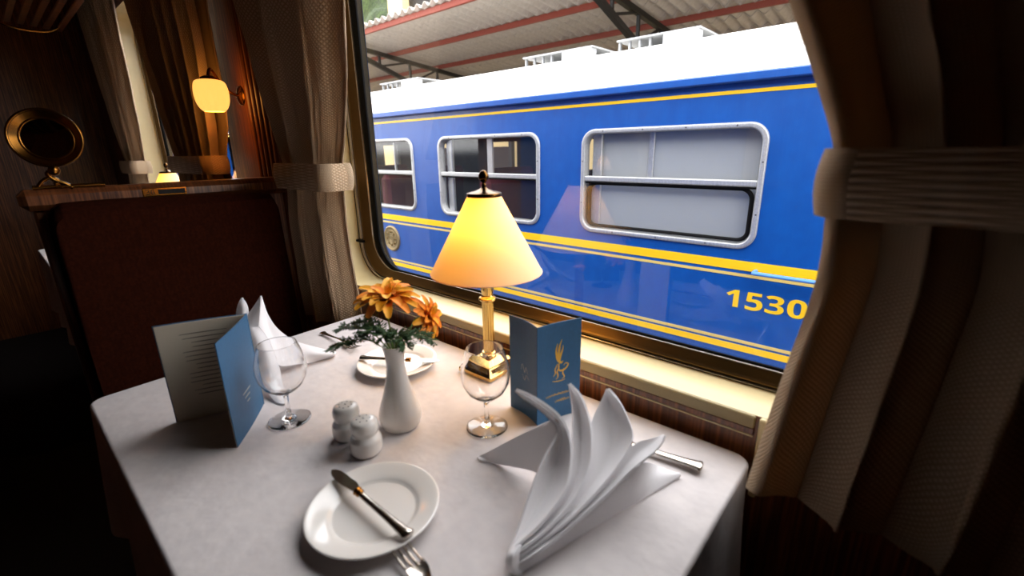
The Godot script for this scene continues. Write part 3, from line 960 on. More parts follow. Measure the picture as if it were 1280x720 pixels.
func curtains() -> void:
	var c := thing("curtain", "beige honeycomb-weave curtain tied back by the window frame beside the flowers", "curtain", Vector3.ZERO, "window curtains")
	var m := MB.new()
	curtain([[2.05, -1.72, -1.02, 0.060, 0.042], [1.65, -1.60, -1.07, 0.060, 0.042], [1.40, -1.525, -1.105, 0.060, 0.042], [1.25, -1.475, -1.15, 0.058, 0.040], [1.17, -1.455, -1.185, 0.055, 0.036], [1.10, -1.450, -1.19, 0.055, 0.036], [1.0, -1.45, -1.195, 0.058, 0.040], [0.85, -1.445, -1.185, 0.058, 0.042], [0.69, -1.44, -1.165, 0.058, 0.042]], 2.5, 2.3, 5, m, Vector2(75, 170))
	part("drape", m, mats.curtain_weave, c)
	part("tieback", band(-1.472, -1.168, 0.008, 0.103, 1.102, 1.172, 0.0), mats.curtain_weave, c)
	var d := thing("curtain", "beige curtain with wide tieback at the other end of the window, covering the coach number", "curtain", Vector3.ZERO, "window curtains")
	m = MB.new()
	curtain([[2.05, -0.36, 0.42, 0.10, 0.032], [1.60, -0.235, 0.42, 0.10, 0.032], [1.42, -0.165, 0.42, 0.10, 0.032], [1.34, -0.133, 0.41, 0.10, 0.032], [1.26, -0.098, 0.39, 0.10, 0.030], [1.19, -0.072, 0.37, 0.10, 0.028], [1.13, -0.070, 0.37, 0.10, 0.028], [1.055, -0.068, 0.38, 0.10, 0.032], [0.92, -0.086, 0.39, 0.10, 0.034], [0.765, -0.104, 0.40, 0.10, 0.034]], 6.0, 0.6, 17, m)
	part("drape", m, mats.curtain_weave, d)
	m = MB.new()
	curtain([[2.05, -0.33, 0.42, 0.040, 0.014], [1.60, -0.20, 0.42, 0.040, 0.014], [1.34, -0.105, 0.41, 0.040, 0.014], [1.19, -0.055, 0.36, 0.052, 0.010], [1.13, -0.055, 0.36, 0.052, 0.010], [1.055, -0.048, 0.37, 0.045, 0.014], [0.92, -0.062, 0.38, 0.040, 0.014], [0.78, -0.078, 0.39, 0.040, 0.014]], 5.0, 1.9, 23, m)
	part("lining", m, mats.curtain_lining, d)
	part("tieback", band(-0.079, 0.385, 0.058, 0.145, 1.131, 1.196, 0.0), mats.curtain_weave, d)
	dup(c, Vector3(-BAY, 0, 0), "pale curtain on the far side of the window beyond the brown seat", "window curtains")
	dup(d, Vector3(-BAY - 0.13, 0, 0), "shadowed brown curtain on the near side of the window beyond the brown seat", "window curtains")

# ------------------------------------------------------------------ lamps
func lamps() -> void:
	var l := thing("table_lamp", "brass column table lamp with glowing cream cone shade beside the window", "lamp", Vector3(-0.623, TOP + 0.0012, 0.062), "table lamps")
	# square base in tiers
	var base := part("base", MB.new().box(Vector3(0, 0.006, 0), Vector3(0.094, 0.012, 0.094), 0.002), mats.brass, l)
	var mid := MB.new()
	var tier := func(h0: float, y0: float, h1: float, y1: float) -> Array:
		var P := []
		for q in [[h0, y0], [h1, y1]]:
			var row := PackedVector3Array()
			for k in [[-1, -1], [1, -1], [1, 1], [-1, 1]]: row.append(Vector3(q[0] * k[0], q[1], q[0] * k[1]))
			P.append(row)
		return P
	for q in [[0.045, 0.012, 0.043, 0.015], [0.043, 0.015, 0.036, 0.026], [0.036, 0.026, 0.036, 0.029], [0.036, 0.029, 0.022, 0.034], [0.022, 0.034, 0.001, 0.0345]]:
		var T: Array = tier.call(q[0], q[1], q[2], q[3])
		for k in 4:
			mid.face([T[0][k], T[0][(k + 1) % 4], T[1][(k + 1) % 4], T[1][k]], Vector3(0, 0.005, 0))
	part("stepped_plinth", mid, mats.brass, base)
	for k in 4:
		var bs := Basis(Vector3.UP, PI / 2 * k)
		part("engraved_band", MB.new().box(bs * Vector3(0, 0.0205, 0.0402), Vector3(0.066, 0.0085, 0.0012), 0.0003, bs * Basis(Vector3.RIGHT, -0.565)), mats.engraved_brass, base)
	part("foot_ring", MB.new().lathe(crv2([Vector2(0.021, 0.0335), Vector2(0.0215, 0.036), Vector2(0.019, 0.039), Vector2(0.0155, 0.040), Vector2(0.0165, 0.043), Vector2(0.0155, 0.046), Vector2(0.012, 0.047)], 24), 40), mats.brass, l)
	var P := []
	for y in [0.046, 0.050, 0.052, 0.10, 0.150, 0.152, 0.155]:
		var row := PackedVector3Array()
		var fl: float = 0.0014 if y > 0.051 and y < 0.151 else 0.0
		for j in 112:
			var a := TAU * j / 112
			var r := 0.0118 - fl * (0.5 - 0.5 * cos(a * 14))
			row.append(Vector3(r * cos(a), y, r * sin(a)))
		P.append(row)
	part("fluted_column", MB.new().grid(P, true), mats.brass, l)
	part("collar", MB.new().lathe(crv2([Vector2(0.0115, 0.154), Vector2(0.0125, 0.156), Vector2(0.0165, 0.158), Vector2(0.0182, 0.161), Vector2(0.0165, 0.164), Vector2(0.0130, 0.166), Vector2(0.0115, 0.169)], 24), 40), mats.brass, l)
	part("socket", MB.new().lathe([Vector2(0.011, 0.167), Vector2(0.0115, 0.172), Vector2(0.0125, 0.176), Vector2(0.0132, 0.182), Vector2(0.0130, 0.205), Vector2(0.0138, 0.207), Vector2(0.0142, 0.211), Vector2(0.0135, 0.215), Vector2(0.0125, 0.245), Vector2(0.009, 0.25), Vector2(0, 0.25)], 36), mats.brass, l)
	part("bulb", MB.new().lathe(crv2([Vector2(0.0, 0.250), Vector2(0.008, 0.252), Vector2(0.011, 0.268), Vector2(0.017, 0.290), Vector2(0.018, 0.302), Vector2(0.012, 0.318), Vector2(0.0, 0.324)], 20), 24), mats.bulb, l)
	var sh := part("shade", MB.new().lathe([Vector2(0.1105, 0.2165), Vector2(0.1102, 0.2185), Vector2(0.0903, 0.256), Vector2(0.0703, 0.2935), Vector2(0.0503, 0.331), Vector2(0.0318, 0.3665)], 72), mats.shade_cloth, l)
	part("hem", MB.new().tube(range(61).map(func(i): return Vector3(0.1103 * cos(TAU * i / 60), 0.2172, 0.1103 * sin(TAU * i / 60))), 0.0013, 8, false), mats.shade_cloth, sh)
	part("shade_cap", MB.new().lathe([Vector2(0.0, 0.362), Vector2(0.0325, 0.364), Vector2(0.0335, 0.366), Vector2(0.0335, 0.3705), Vector2(0.032, 0.372), Vector2(0.018, 0.3755), Vector2(0.008, 0.379), Vector2(0.005, 0.382)], 40), mats.dark_brass, l)
	part("finial", MB.new().lathe(crv2([Vector2(0.004, 0.380), Vector2(0.0045, 0.386), Vector2(0.0032, 0.390), Vector2(0.006, 0.3925), Vector2(0.0095, 0.398), Vector2(0.0098, 0.404), Vector2(0.0065, 0.410), Vector2(0.0028, 0.413), Vector2(0.0, 0.4135)], 40), 28), mats.dark_brass, l)
	var o := OmniLight3D.new()
	o.name = "bulb_light"
	o.position = Vector3(0, 0.305, 0)
	o.light_color = Color(1.0, 0.80, 0.44)
	o.light_energy = LAMP_ENERGY
	o.light_size = 0.015
	o.omni_range = 8.0
	o.omni_attenuation = 2.0
	o.shadow_enabled = true
	l.add_child(o)
	dup(l, Vector3(-BAY, 0, 0), "small glowing table lamp showing above the rail behind the brown seat", "table lamps")
	# wall sconce between the windows
	var s := thing("wall_sconce", "brass wall sconce with glowing ribbed glass shade on the wooden pillar", "sconce", Vector3(-1.815, 1.385, 0.118))
	P = []
	for q in crv2([Vector2(0.020, 0.050), Vector2(0.042, 0.044), Vector2(0.050, 0.020), Vector2(0.049, -0.012), Vector2(0.042, -0.034), Vector2(0.032, -0.046), Vector2(0.028, -0.048)], 26):
		var row := PackedVector3Array()
		for j in 72:
			var a := TAU * j / 72
			var r: float = q.x * (1.0 + 0.03 * cos(a * 12) * clampf((0.05 - q.y) / 0.06, 0, 1))
			row.append(Vector3(r * cos(a), q.y, r * sin(a)))
		P.append(row)
	part("glass_shade", MB.new().grid(P, true, true), mats.sconce_glass, s)
	part("gallery", MB.new().lathe([Vector2(0.0, 0.062), Vector2(0.012, 0.062), Vector2(0.024, 0.056), Vector2(0.026, 0.048), Vector2(0.02, 0.047)].map(func(q): return Vector2(q.x, q.y)), 32), mats.old_brass, s)
	part("arm", MB.new().tube(crv([Vector3(0, 0.060, 0), Vector3(-0.01, 0.082, -0.01), Vector3(-0.05, 0.085, -0.03), Vector3(-0.075, 0.05, -0.06), Vector3(-0.075, 0.02, -0.09), Vector3(-0.075, 0.015, -0.115)], 30), 0.005, 8), mats.old_brass, s)
	part("wall_plate", MB.new().lathe([Vector2(0.0, 0.012), Vector2(0.02, 0.010), Vector2(0.032, 0.004), Vector2(0.034, 0.0)].map(func(q): return Vector2(q.x, -q.y)), 28, Vector3(-0.075, 0.015, -0.117), Basis(Vector3.RIGHT, -PI / 2)), mats.old_brass, s)
	var p := OmniLight3D.new()
	p.name = "sconce_light"
	p.position = Vector3(0, -0.005, 0)
	p.light_color = Color(1.0, 0.66, 0.30)
	p.light_energy = SCONCE_ENERGY
	p.light_size = 0.03
	p.omni_range = 8.0
	p.omni_attenuation = 2.0
	p.shadow_enabled = true
	s.add_child(p)

const LAMP_ENERGY := 0.022
const SCONCE_ENERGY := 0.02

# ------------------------------------------------------------------ what stands on the table
func plate(label: String, at: Vector3, r: float) -> Node3D:
	var p := thing("side_plate", label, "plate", at, "white china side plates")
	var pr := crv2([Vector2(0.0, 0.003), Vector2(0.45, 0.003), Vector2(0.52, 0.0), Vector2(0.58, 0.0), Vector2(0.62, 0.004), Vector2(0.80, 0.0085), Vector2(0.97, 0.0135), Vector2(1.0, 0.0150), Vector2(0.99, 0.0165), Vector2(0.94, 0.0160), Vector2(0.80, 0.0125), Vector2(0.70, 0.0095), Vector2(0.64, 0.0065), Vector2(0.58, 0.0055), Vector2(0.3, 0.0052), Vector2(0.0, 0.0052)].map(func(q): return Vector2(q.x * r, q.y)), 80)
	part("dish", MB.new().lathe(pr, 80), mats.china, p)
	return p

func fork(label: String, at: Vector3, turn: float) -> Node3D:
	# tines towards -x, handle end at +x
	var k := thing("fork", label, "fork", at, "silver forks")
	k.rotation.y = turn
	part("handle", MB.new().tube(crv([Vector3(0.165, 0.004, 0), Vector3(0.155, 0.0042, 0), Vector3(0.12, 0.006, 0), Vector3(0.08, 0.009, 0), Vector3(0.055, 0.008, 0)], 26), [0.004, 0.0075, 0.0085, 0.0088, 0.0085, 0.0078, 0.007, 0.0062, 0.0055, 0.005, 0.0046, 0.0043, 0.004, 0.0038, 0.0036, 0.0034, 0.0032, 0.003, 0.003, 0.003, 0.003, 0.003, 0.003, 0.003, 0.003, 0.003], 10, true, 0.32), mats.silver, k)
	var P := []
	for i in 9:
		var t := i / 8.0
		var x := lerpf(0.062, 0.028, t)
		var w := lerpf(0.0032, 0.0115, smoothstep(0.0, 0.8, t))
		var row := PackedVector3Array()
		for j in 7:
			var s := j / 3.0 - 1.0
			row.append(Vector3(x, 0.0085 - 0.004 * sin(PI * t * 0.8) + 0.0012 * s * s, w * s))
		P.append(row)
	part("head", MB.new().sheet(P, 0.0014), mats.silver, k)
	for j in 4:
		var z := -0.0099 + 0.0066 * j
		part("tine", MB.new().tube(crv([Vector3(0.031, 0.0062, z * 0.98), Vector3(0.018, 0.0055, z), Vector3(0.0, 0.0085, z), Vector3(-0.008, 0.0120, z)], 12), [0.0019, 0.0019, 0.0018, 0.0018, 0.0017, 0.0017, 0.0016, 0.0016, 0.0015, 0.0014, 0.0012, 0.0007], 8, true, 0.7), mats.silver, k)
	return k

func knife(label: String, at: Vector3, turn: float, tilt := 0.0) -> Node3D:
	# blade tip at -x
	var k := thing("butter_knife", label, "knife", at, "silver knives")
	k.rotation = Vector3(0, turn, tilt)
	var prof := [[-0.088, 0.0005, 0.0012], [-0.084, -0.0035, 0.0045], [-0.076, -0.0065, 0.0075], [-0.064, -0.0075, 0.0085], [-0.050, -0.0075, 0.0078], [-0.040, -0.0085, 0.0060], [-0.034, -0.0075, 0.0052], [-0.026, -0.0055, 0.0042], [-0.022, -0.0040, 0.0038]]
	var P := []
	for q in prof:
		var row := PackedVector3Array()
		for j in 6: row.append(Vector3(q[0], 0.0, lerpf(q[1], q[2], j / 5.0)))
		P.append(row)
	part("blade", MB.new().sheet(P, 0.0013), mats.silver, k)
	part("bolster", MB.new().tube(crv([Vector3(-0.025, 0, 0), Vector3(-0.020, 0, 0), Vector3(-0.014, 0, 0)], 10), [0.004, 0.0058, 0.0066, 0.0062, 0.0052, 0.005, 0.0058, 0.006, 0.005, 0.0042], 14, true, 0.8), mats.old_brass, k)
	part("handle", MB.new().tube(crv([Vector3(-0.015, 0, 0), Vector3(0.02, 0, 0), Vector3(0.06, 0, 0), Vector3(0.082, 0, 0), Vector3(0.090, 0, 0)], 22), [0.0042, 0.0043, 0.0044, 0.0045, 0.0046, 0.0047, 0.0049, 0.0051, 0.0053, 0.0056, 0.0059, 0.0062, 0.0066, 0.007, 0.0075, 0.008, 0.0085, 0.0089, 0.0088, 0.0080, 0.0062, 0.002], 14, true, 0.55), mats.silver, k)
	return k

func wine_glass(label: String, at: Vector3) -> void:
	var g := thing("wine_glass", label, "glass", at, "empty stemmed wine glasses")
	var pr := [Vector2(0.0, 0.0), Vector2(0.033, 0.0), Vector2(0.0348, 0.0008), Vector2(0.0345, 0.0018), Vector2(0.030, 0.0030), Vector2(0.015, 0.0052), Vector2(0.007, 0.0085), Vector2(0.0045, 0.014), Vector2(0.0036, 0.025), Vector2(0.0036, 0.040), Vector2(0.0048, 0.050), Vector2(0.009, 0.0555), Vector2(0.020, 0.0610), Vector2(0.031, 0.0715), Vector2(0.0385, 0.087), Vector2(0.0410, 0.103), Vector2(0.0395, 0.120), Vector2(0.0350, 0.136), Vector2(0.0305, 0.1500), Vector2(0.0302, 0.1508), Vector2(0.0296, 0.1508), Vector2(0.0293, 0.1500), Vector2(0.0338, 0.136), Vector2(0.0384, 0.120), Vector2(0.0399, 0.103), Vector2(0.0374, 0.0875), Vector2(0.030, 0.0728), Vector2(0.019, 0.0632), Vector2(0.009, 0.0592), Vector2(0.0, 0.0582)]
	for i in pr.size(): pr[i].y *= 0.965
	part("bowl_and_stem", MB.new().lathe(pr, 72), mats.crystal, g)

func shaker(label: String, at: Vector3, holes: int) -> void:
	var s := thing("shaker", label, "shaker", at, "white china shakers")
	part("body", MB.new().lathe(crv2([Vector2(0.0, 0.0), Vector2(0.018, 0.0), Vector2(0.0225, 0.002), Vector2(0.0245, 0.008), Vector2(0.0245, 0.018), Vector2(0.0238, 0.025), Vector2(0.0205, 0.030), Vector2(0.0190, 0.033), Vector2(0.0200, 0.037), Vector2(0.0210, 0.041), Vector2(0.0208, 0.049), Vector2(0.0188, 0.0545), Vector2(0.0130, 0.0575), Vector2(0.0, 0.0585)], 60), 44), mats.china, s)
	for k in holes:
		var a := TAU * k / (holes - 1)
		var r := 0.0 if k == holes - 1 else 0.010
		part("hole", MB.new().lathe([Vector2(0.0012, 0.0), Vector2(0.0012, 0.0003), Vector2(0.0, 0.0003)], 8, Vector3(r * cos(a), 0.0585 - 2.0 * r * r * 4.0, r * sin(a))), mats.hole_dark, s)

func napkin(data: Dictionary, label: String, group: String) -> void:
	var sum := Vector3.ZERO
	var nk := thing("folded_napkin", label, "napkin", Vector3.ZERO, group)
	for key in data:
		var cs := []
		for c in data[key]:
			var p := []
			for i in c.size() / 3: p.append(Vector3(c[3 * i], c[3 * i + 1], c[3 * i + 2]))
			cs.append(p)
		var P := loft(cs, 44, 18)
		for row in P:
			for j in row.size(): row[j].y = maxf(row[j].y, TOP + 0.0022)
		part("napkin_fold", MB.new().sheet(P, 0.003), mats.napkin_linen, nk)

# a menu card: two covers standing on the table, joined at the spine
class CardPanel:
	var a: Vector3
	var b: Vector3
	var h: float
	var bulge: float
	func at(s: float, t: float, off := 0.0) -> Vector3:
		var d := b - a
		var nn := Vector3(d.z, 0, -d.x).normalized()
		return a.lerp(b, s) + nn * (bulge * sin(PI * s) + off) + Vector3(0, h * t, 0)

func panel_grid(p: CardPanel, off: float, s1 := 1.0, t0 := 0.0, t1 := 1.0) -> Array:
	var P := []
	for i in 3:
		var row := PackedVector3Array()
		for j in 17: row.append(p.at(s1 * j / 16.0, lerpf(t0, t1, i / 2.0), off))
		P.append(row)
	return P

func ribbon(p: CardPanel, pts: Array, w0: float, w1: float, off: float, mb: MB) -> void:
	var q := []
	for a in pts: q.append(Vector3(a[0], a[1], 0))
	var c := crv(q, maxi(12, pts.size() * 4))
	var A := PackedVector3Array()
	var B := PackedVector3Array()
	var aspect: float = p.h / p.a.distance_to(p.b)
	for i in c.size():
		var d := (c[mini(i + 1, c.size() - 1)] - c[maxi(i - 1, 0)])
		var nn := Vector2(-d.y * aspect, d.x).normalized()
		var t := float(i) / (c.size() - 1)
		var w := lerpf(w0, w1, t) * (0.35 + 0.65 * sin(PI * clampf(t, 0.05, 0.95)))
		A.append(p.at(c[i].x + nn.x * w, c[i].y + nn.y * w / aspect, off))
		B.append(p.at(c[i].x - nn.x * w, c[i].y - nn.y * w / aspect, off))
	mb.sheet([A, B], 0.0002)

func menus() -> void:
	# by the lamp, spine towards the table
	var g := thing("menu_card", "standing blue menu card with gold winged emblem beside the lamp", "menu", Vector3.ZERO, "blue menu cards")
	var l := CardPanel.new()
	var y := TOP + 0.0006
	l.a = Vector3(-0.4195, y, 0.157)
	l.b = Vector3(-0.494, y, 0.140)
	l.h = 0.178
	l.bulge = -0.005
	var r := CardPanel.new()
	r.a = l.a
	r.b = Vector3(-0.3905, y, 0.074)
	r.h = 0.178
	r.bulge = 0.003
	part("front_cover", MB.new().sheet(panel_grid(r, 0.0), 0.0012), mats.menu_blue, g)
	part("back_cover", MB.new().sheet(panel_grid(l, 0.0), 0.0012), mats.menu_blue, g)
	part("inner_page", MB.new().sheet(panel_grid(r, 0.0016, 0.985, 0.0, 0.992), 0.0014), mats.menu_card, g)
	part("inner_page", MB.new().sheet(panel_grid(l, -0.0016, 0.985, 0.0, 0.992), 0.0014), mats.menu_card, g)
	part("spine", MB.new().tube([l.a + Vector3(0.0003, 0, 0.0003), l.a + Vector3(0.0003, l.h, 0.0003)], 0.0012, 8), mats.menu_blue, g)
	var e := MB.new()
	var o := -0.0008
	for q in [[[0.50, 0.60], [0.46, 0.66], [0.44, 0.72], [0.47, 0.79]], [[0.51, 0.61], [0.50, 0.68], [0.52, 0.76], [0.57, 0.82]], [[0.52, 0.60], [0.54, 0.66], [0.58, 0.71], [0.60, 0.76]]]:
		ribbon(r, q, 0.035, 0.012, o, e)
	ribbon(r, [[0.44, 0.66], [0.47, 0.63], [0.52, 0.60], [0.57, 0.585], [0.60, 0.60]], 0.03, 0.02, o, e)
	ribbon(r, [[0.53, 0.60], [0.50, 0.55], [0.52, 0.51], [0.60, 0.50], [0.68, 0.52], [0.72, 0.555], [0.66, 0.57], [0.62, 0.55]], 0.02, 0.012, o, e)
	ribbon(r, [[0.48, 0.58], [0.42, 0.53], [0.43, 0.49], [0.38, 0.46]], 0.016, 0.01, o, e)
	ribbon(r, [[0.52, 0.55], [0.47, 0.50], [0.49, 0.45], [0.44, 0.42]], 0.016, 0.01, o, e)
	ribbon(r, [[0.62, 0.52], [0.60, 0.47], [0.64, 0.43], [0.58, 0.41]], 0.014, 0.008, o, e)
	ribbon(r, [[0.36, 0.41], [0.45, 0.40], [0.55, 0.395], [0.66, 0.40]], 0.008, 0.008, o, e)
	part("emblem", e, mats.gold_print, g, "gold winged emblem")
	# two lines of fine script, too small to read
	var rng := RandomNumberGenerator.new()
	rng.seed = 5
	for line in [[0.20, 0.84, 0.26, 0.012, 30], [0.42, 0.76, 0.185, 0.018, 16]]:
		var w := MB.new()
		var pts := []
		for i in line[4]:
			var t: float = float(i) / (line[4] - 1)
			pts.append([lerpf(line[0], line[1], t), line[2] + (line[3] if i % 2 == 0 else -line[3]) * rng.randf_range(0.3, 1.0)])
		ribbon(r, pts, 0.005, 0.005, o, w)
		part("script_line", w, mats.gold_print, g)
	var w2 := MB.new()
	ribbon(l, [[0.40, 0.46], [0.48, 0.52], [0.52, 0.46], [0.60, 0.54], [0.64, 0.48]], 0.006, 0.006, 0.0008, w2)
	ribbon(l, [[0.36, 0.40], [0.46, 0.44], [0.52, 0.38], [0.60, 0.43]], 0.005, 0.005, 0.0008, w2)
	part("back_script", w2, mats.grey_print, g)
	# at the far end, standing open towards the seat
	var f := thing("menu_card", "blue menu card standing open behind the wine glass, inside pages showing", "menu", Vector3.ZERO, "blue menu cards")
	var c := CardPanel.new()
	c.a = Vector3(-0.857, y, 0.431)
	c.b = Vector3(-0.749, y, 0.513)
	c.h = 0.180
	c.bulge = 0.002
	var d := CardPanel.new()
	d.a = c.a
	d.b = Vector3(-0.912, y, 0.556)
	d.h = 0.180
	d.bulge = -0.003
	part("front_cover", MB.new().sheet(panel_grid(c, 0.0), 0.0012), mats.menu_blue, f)
	part("back_cover", MB.new().sheet(panel_grid(d, 0.0), 0.0012), mats.menu_blue, f)
	part("inner_page", MB.new().sheet(panel_grid(c, -0.0017, 0.985, 0.0, 0.992), 0.0014), mats.menu_card, f)
	var pg := part("inner_page", MB.new().sheet(panel_grid(d, 0.0017, 0.985, 0.0, 0.992), 0.0014), mats.menu_card, f)
	part("spine", MB.new().tube([c.a, c.a + Vector3(0, c.h, 0)], 0.0012, 8), mats.menu_blue, f)
	for k in 15:
		var w := MB.new()
		var t := 0.88 - 0.045 * k
		var half := rng.randf_range(0.12, 0.28)
		ribbon(d, [[0.5 - half, t], [0.5, t], [0.5 + half, t]], 0.006, 0.006, 0.0026, w)
		part("text_line", w, mats.ink, pg)
	for k in 3:
		var w := MB.new()
		ribbon(c, [[0.36 + 0.05 * k, 0.36 - 0.05 * k], [0.45, 0.36 - 0.05 * k], [0.62 - 0.04 * k, 0.36 - 0.05 * k]], 0.008, 0.008, 0.0008, w)
		part("cover_line", w, mats.grey_print, f)

func table_setting() -> void:
	plate("white side plate with a butter knife between the napkin and the shakers", Vector3(-0.457, TOP + 0.001, 0.449), 0.0835)
	plate("white side plate with a knife behind the flower vase", Vector3(-0.792, TOP + 0.001, 0.176), 0.085)
	knife("silver butter knife lying across the plate near the shakers", Vector3(-0.466, TOP + 0.0215, 0.4525), 0.0)
	var k2 := knife("silver knife on the plate behind the vase", Vector3(-0.780, TOP + 0.0215, 0.178), 0.0)
	k2.rotation.y = atan2(-(0.133 - 0.2255), (-0.713 + 0.850)) + PI
	var k3 := knife("silver knife handle sticking out beside the large folded napkin", Vector3(-0.254, TOP + 0.007, 0.108), 0.16)
	k3.scale = Vector3(1, 1, 1.35)
	fork("silver fork pointing at the plate with the butter knife", Vector3(-0.378, TOP + 0.001, 0.463), -0.09)
	var f2 := fork("silver fork between the flower vase and the far napkin", Vector3(-0.936, TOP + 0.001, 0.191), PI)
	f2.rotation.y = PI + 0.0
	f2.rotation.y = PI
	wine_glass("stemmed wine glass in front of the lamp base", Vector3(-0.482, TOP + 0.001, 0.215))
	wine_glass("stemmed wine glass beside the open blue menu", Vector3(-0.764, TOP + 0.001, 0.423))
	shaker("white china shaker nearer the flower vase side menu", Vector3(-0.64, TOP + 0.001, 0.38), 9)
	shaker("white china shaker nearer the plate with the butter knife", Vector3(-0.581, TOP + 0.001, 0.383), 7)
	napkin(NAPKIN_NEAR, "large white napkin folded into upright petals beside the lamp's menu", "folded napkins")
	napkin(NAPKIN_FAR, "white peaked napkin behind the wine glass and open menu", "folded napkins")
	menus()
	var v := thing("bud_vase", "white china bud vase holding orange flowers", "vase", Vector3(-0.603, TOP + 0.001, 0.303))
	part("body", MB.new().lathe(crv2([Vector2(0.0, 0.0), Vector2(0.028, 0.0), Vector2(0.0325, 0.004), Vector2(0.0352, 0.016), Vector2(0.0340, 0.030), Vector2(0.0265, 0.055), Vector2(0.0195, 0.080), Vector2(0.0160, 0.100), Vector2(0.0152, 0.115), Vector2(0.0165, 0.132), Vector2(0.0190, 0.1455), Vector2(0.0196, 0.1468), Vector2(0.0188, 0.1475), Vector2(0.0172, 0.145), Vector2(0.0140, 0.125), Vector2(0.0135, 0.10), Vector2(0.0, 0.09)], 90), 56), mats.china, v)

# ------------------------------------------------------------------ flowers
func petal_mesh(len: float, wid: float, cup: float, droop: float) -> ArrayMesh:
	var P := []
	for i in 8:
		var t := i / 7.0
		var w := wid * (0.30 + 0.70 * sin(PI * pow(t, 0.75) * 0.86)) * (1.0 if t < 0.9 else 0.72)
		var row := PackedVector3Array()
		for j in 5:
			var s := j / 2.0 - 1.0
			row.append(Vector3(w * s, cup * s * s * w * 0.45 + len * (0.18 * sin(PI * t * 0.8) - droop * t * t), len * t))
		P.append(row)
	return MB.new().sheet(P, 0.0005).mesh()

func flower(label: String, at: Vector3, towards: Vector3, r: float, mat_name: String, sd: int, rings: Array) -> void:
	var f := thing("orange_flower", label, "flower", at, "orange flowers in the vase")
	var rng := RandomNumberGenerator.new()
	rng.seed = sd
	var up := towards.normalized()
	var bx := up.cross(Vector3(0.3, 0.1, 0.9)).normalized()
	var bas := Basis(bx, up, bx.cross(up))
	for k in rings.size():
		var q: Array = rings[k]          # count, length, lift angle, height
		var shapes := []
		for s in 3: shapes.append(petal_mesh(r * q[1] * rng.randf_range(0.92, 1.08), r * 0.17, 1.0, rng.randf_range(0.05, 0.35)))
		for i in q[0]:
			var o := MeshInstance3D.new()
			o.name = "petal"
			o.mesh = shapes[i % 3]
			o.material_override = mats[mat_name if (i + k) % 3 else ("petal_deep" if mat_name == "petal_orange" else "petal_orange")]
			var a: float = TAU * (i + 0.5 * k) / q[0] + rng.randf_range(-0.12, 0.12)
			var lift: float = q[2] + rng.randf_range(-0.12, 0.12)
			o.transform = Transform3D(bas * Basis(Vector3.UP, a) * Basis(Vector3.RIGHT, -lift), bas * (Basis(Vector3.UP, a) * Vector3(0, q[3] * r, r * 0.06)))
			f.add_child(o, true)
	part("eye", MB.new().lathe([Vector2(0.0, -0.05), Vector2(0.10, -0.04), Vector2(0.16, 0.02), Vector2(0.13, 0.10), Vector2(0.0, 0.13)].map(func(q): return q * r), 18, Vector3.ZERO, bas), mats.flower_eye, f)
	part("calyx", MB.new().lathe([Vector2(0.0, -0.16), Vector2(0.06, -0.15), Vector2(0.15, -0.06), Vector2(0.16, -0.01), Vector2(0.0, 0.0)].map(func(q): return q * r), 14, Vector3.ZERO, bas), mats.stem_green, f)
	var mouth := Vector3(-0.603, 0.87, 0.303) - at
	part("stem", MB.new().tube(crv([bas * Vector3(0, -0.12 * r, 0), bas * Vector3(0, -0.6 * r, 0), mouth * 0.7 + Vector3(0, 0.004, 0), mouth], 16), 0.0016, 7), mats.stem_green, f)

func sprig(label: String, start: Vector3, tip: Vector3, sd: int) -> void:
	var s := thing("foliage_sprig", label, "foliage", start, "green foliage sprigs in the vase")
	var rng := RandomNumberGenerator.new()
	rng.seed = sd
	var d := tip - start
	var path := crv([Vector3.ZERO, d * 0.35 + Vector3(0, 0.020, 0), d * 0.7 + Vector3(0, 0.016, 0), d], 20)
	part("stem", MB.new().tube(path, 0.0011, 6), mats.stem_green, s)
	var lv := MB.new()
	var leaf := func(p: Vector3, q: Vector3, w: float) -> void:
		var ax := (q - p)
		var sd2 := ax.cross(Vector3(rng.randf_range(-0.5, 0.5), 1, rng.randf_range(-0.5, 0.5))).normalized() * w
		var m := p.lerp(q, 0.55)
		lv.sheet([PackedVector3Array([p, m + sd2, q]), PackedVector3Array([p, m, q]), PackedVector3Array([p, m - sd2, q])], 0.0005)
	for i in range(5, 20):
		for sg in [-1.0, 1.0]:
			var ax := (path[mini(i + 1, 19)] - path[i - 1]).normalized()
			var side: Vector3 = (ax.cross(Vector3.UP).normalized() * sg * 0.8 + ax * 0.75 + Vector3(0, rng.randf_range(-0.3, 0.5), 0)).normalized()
			var bl := 0.021 * (1.0 - 0.4 * i / 19.0) * rng.randf_range(0.7, 1.25)
			var b: Vector3 = path[i] + side * bl
			leaf.call(path[i], b, 0.0014)
			for k in 3:
				var o := path[i].lerp(b, 0.35 + 0.28 * k)
				for s2 in [-1.0, 1.0]:
					var dd: Vector3 = (side + side.cross(Vector3(0, 1, 0.2)).normalized() * s2 * 0.9).normalized()
					leaf.call(o, o + dd * bl * 0.45, 0.0016)
	var lf := part("leaves", lv, mats.leaf_green, s)
	lf.set_meta("kind", "stuff")

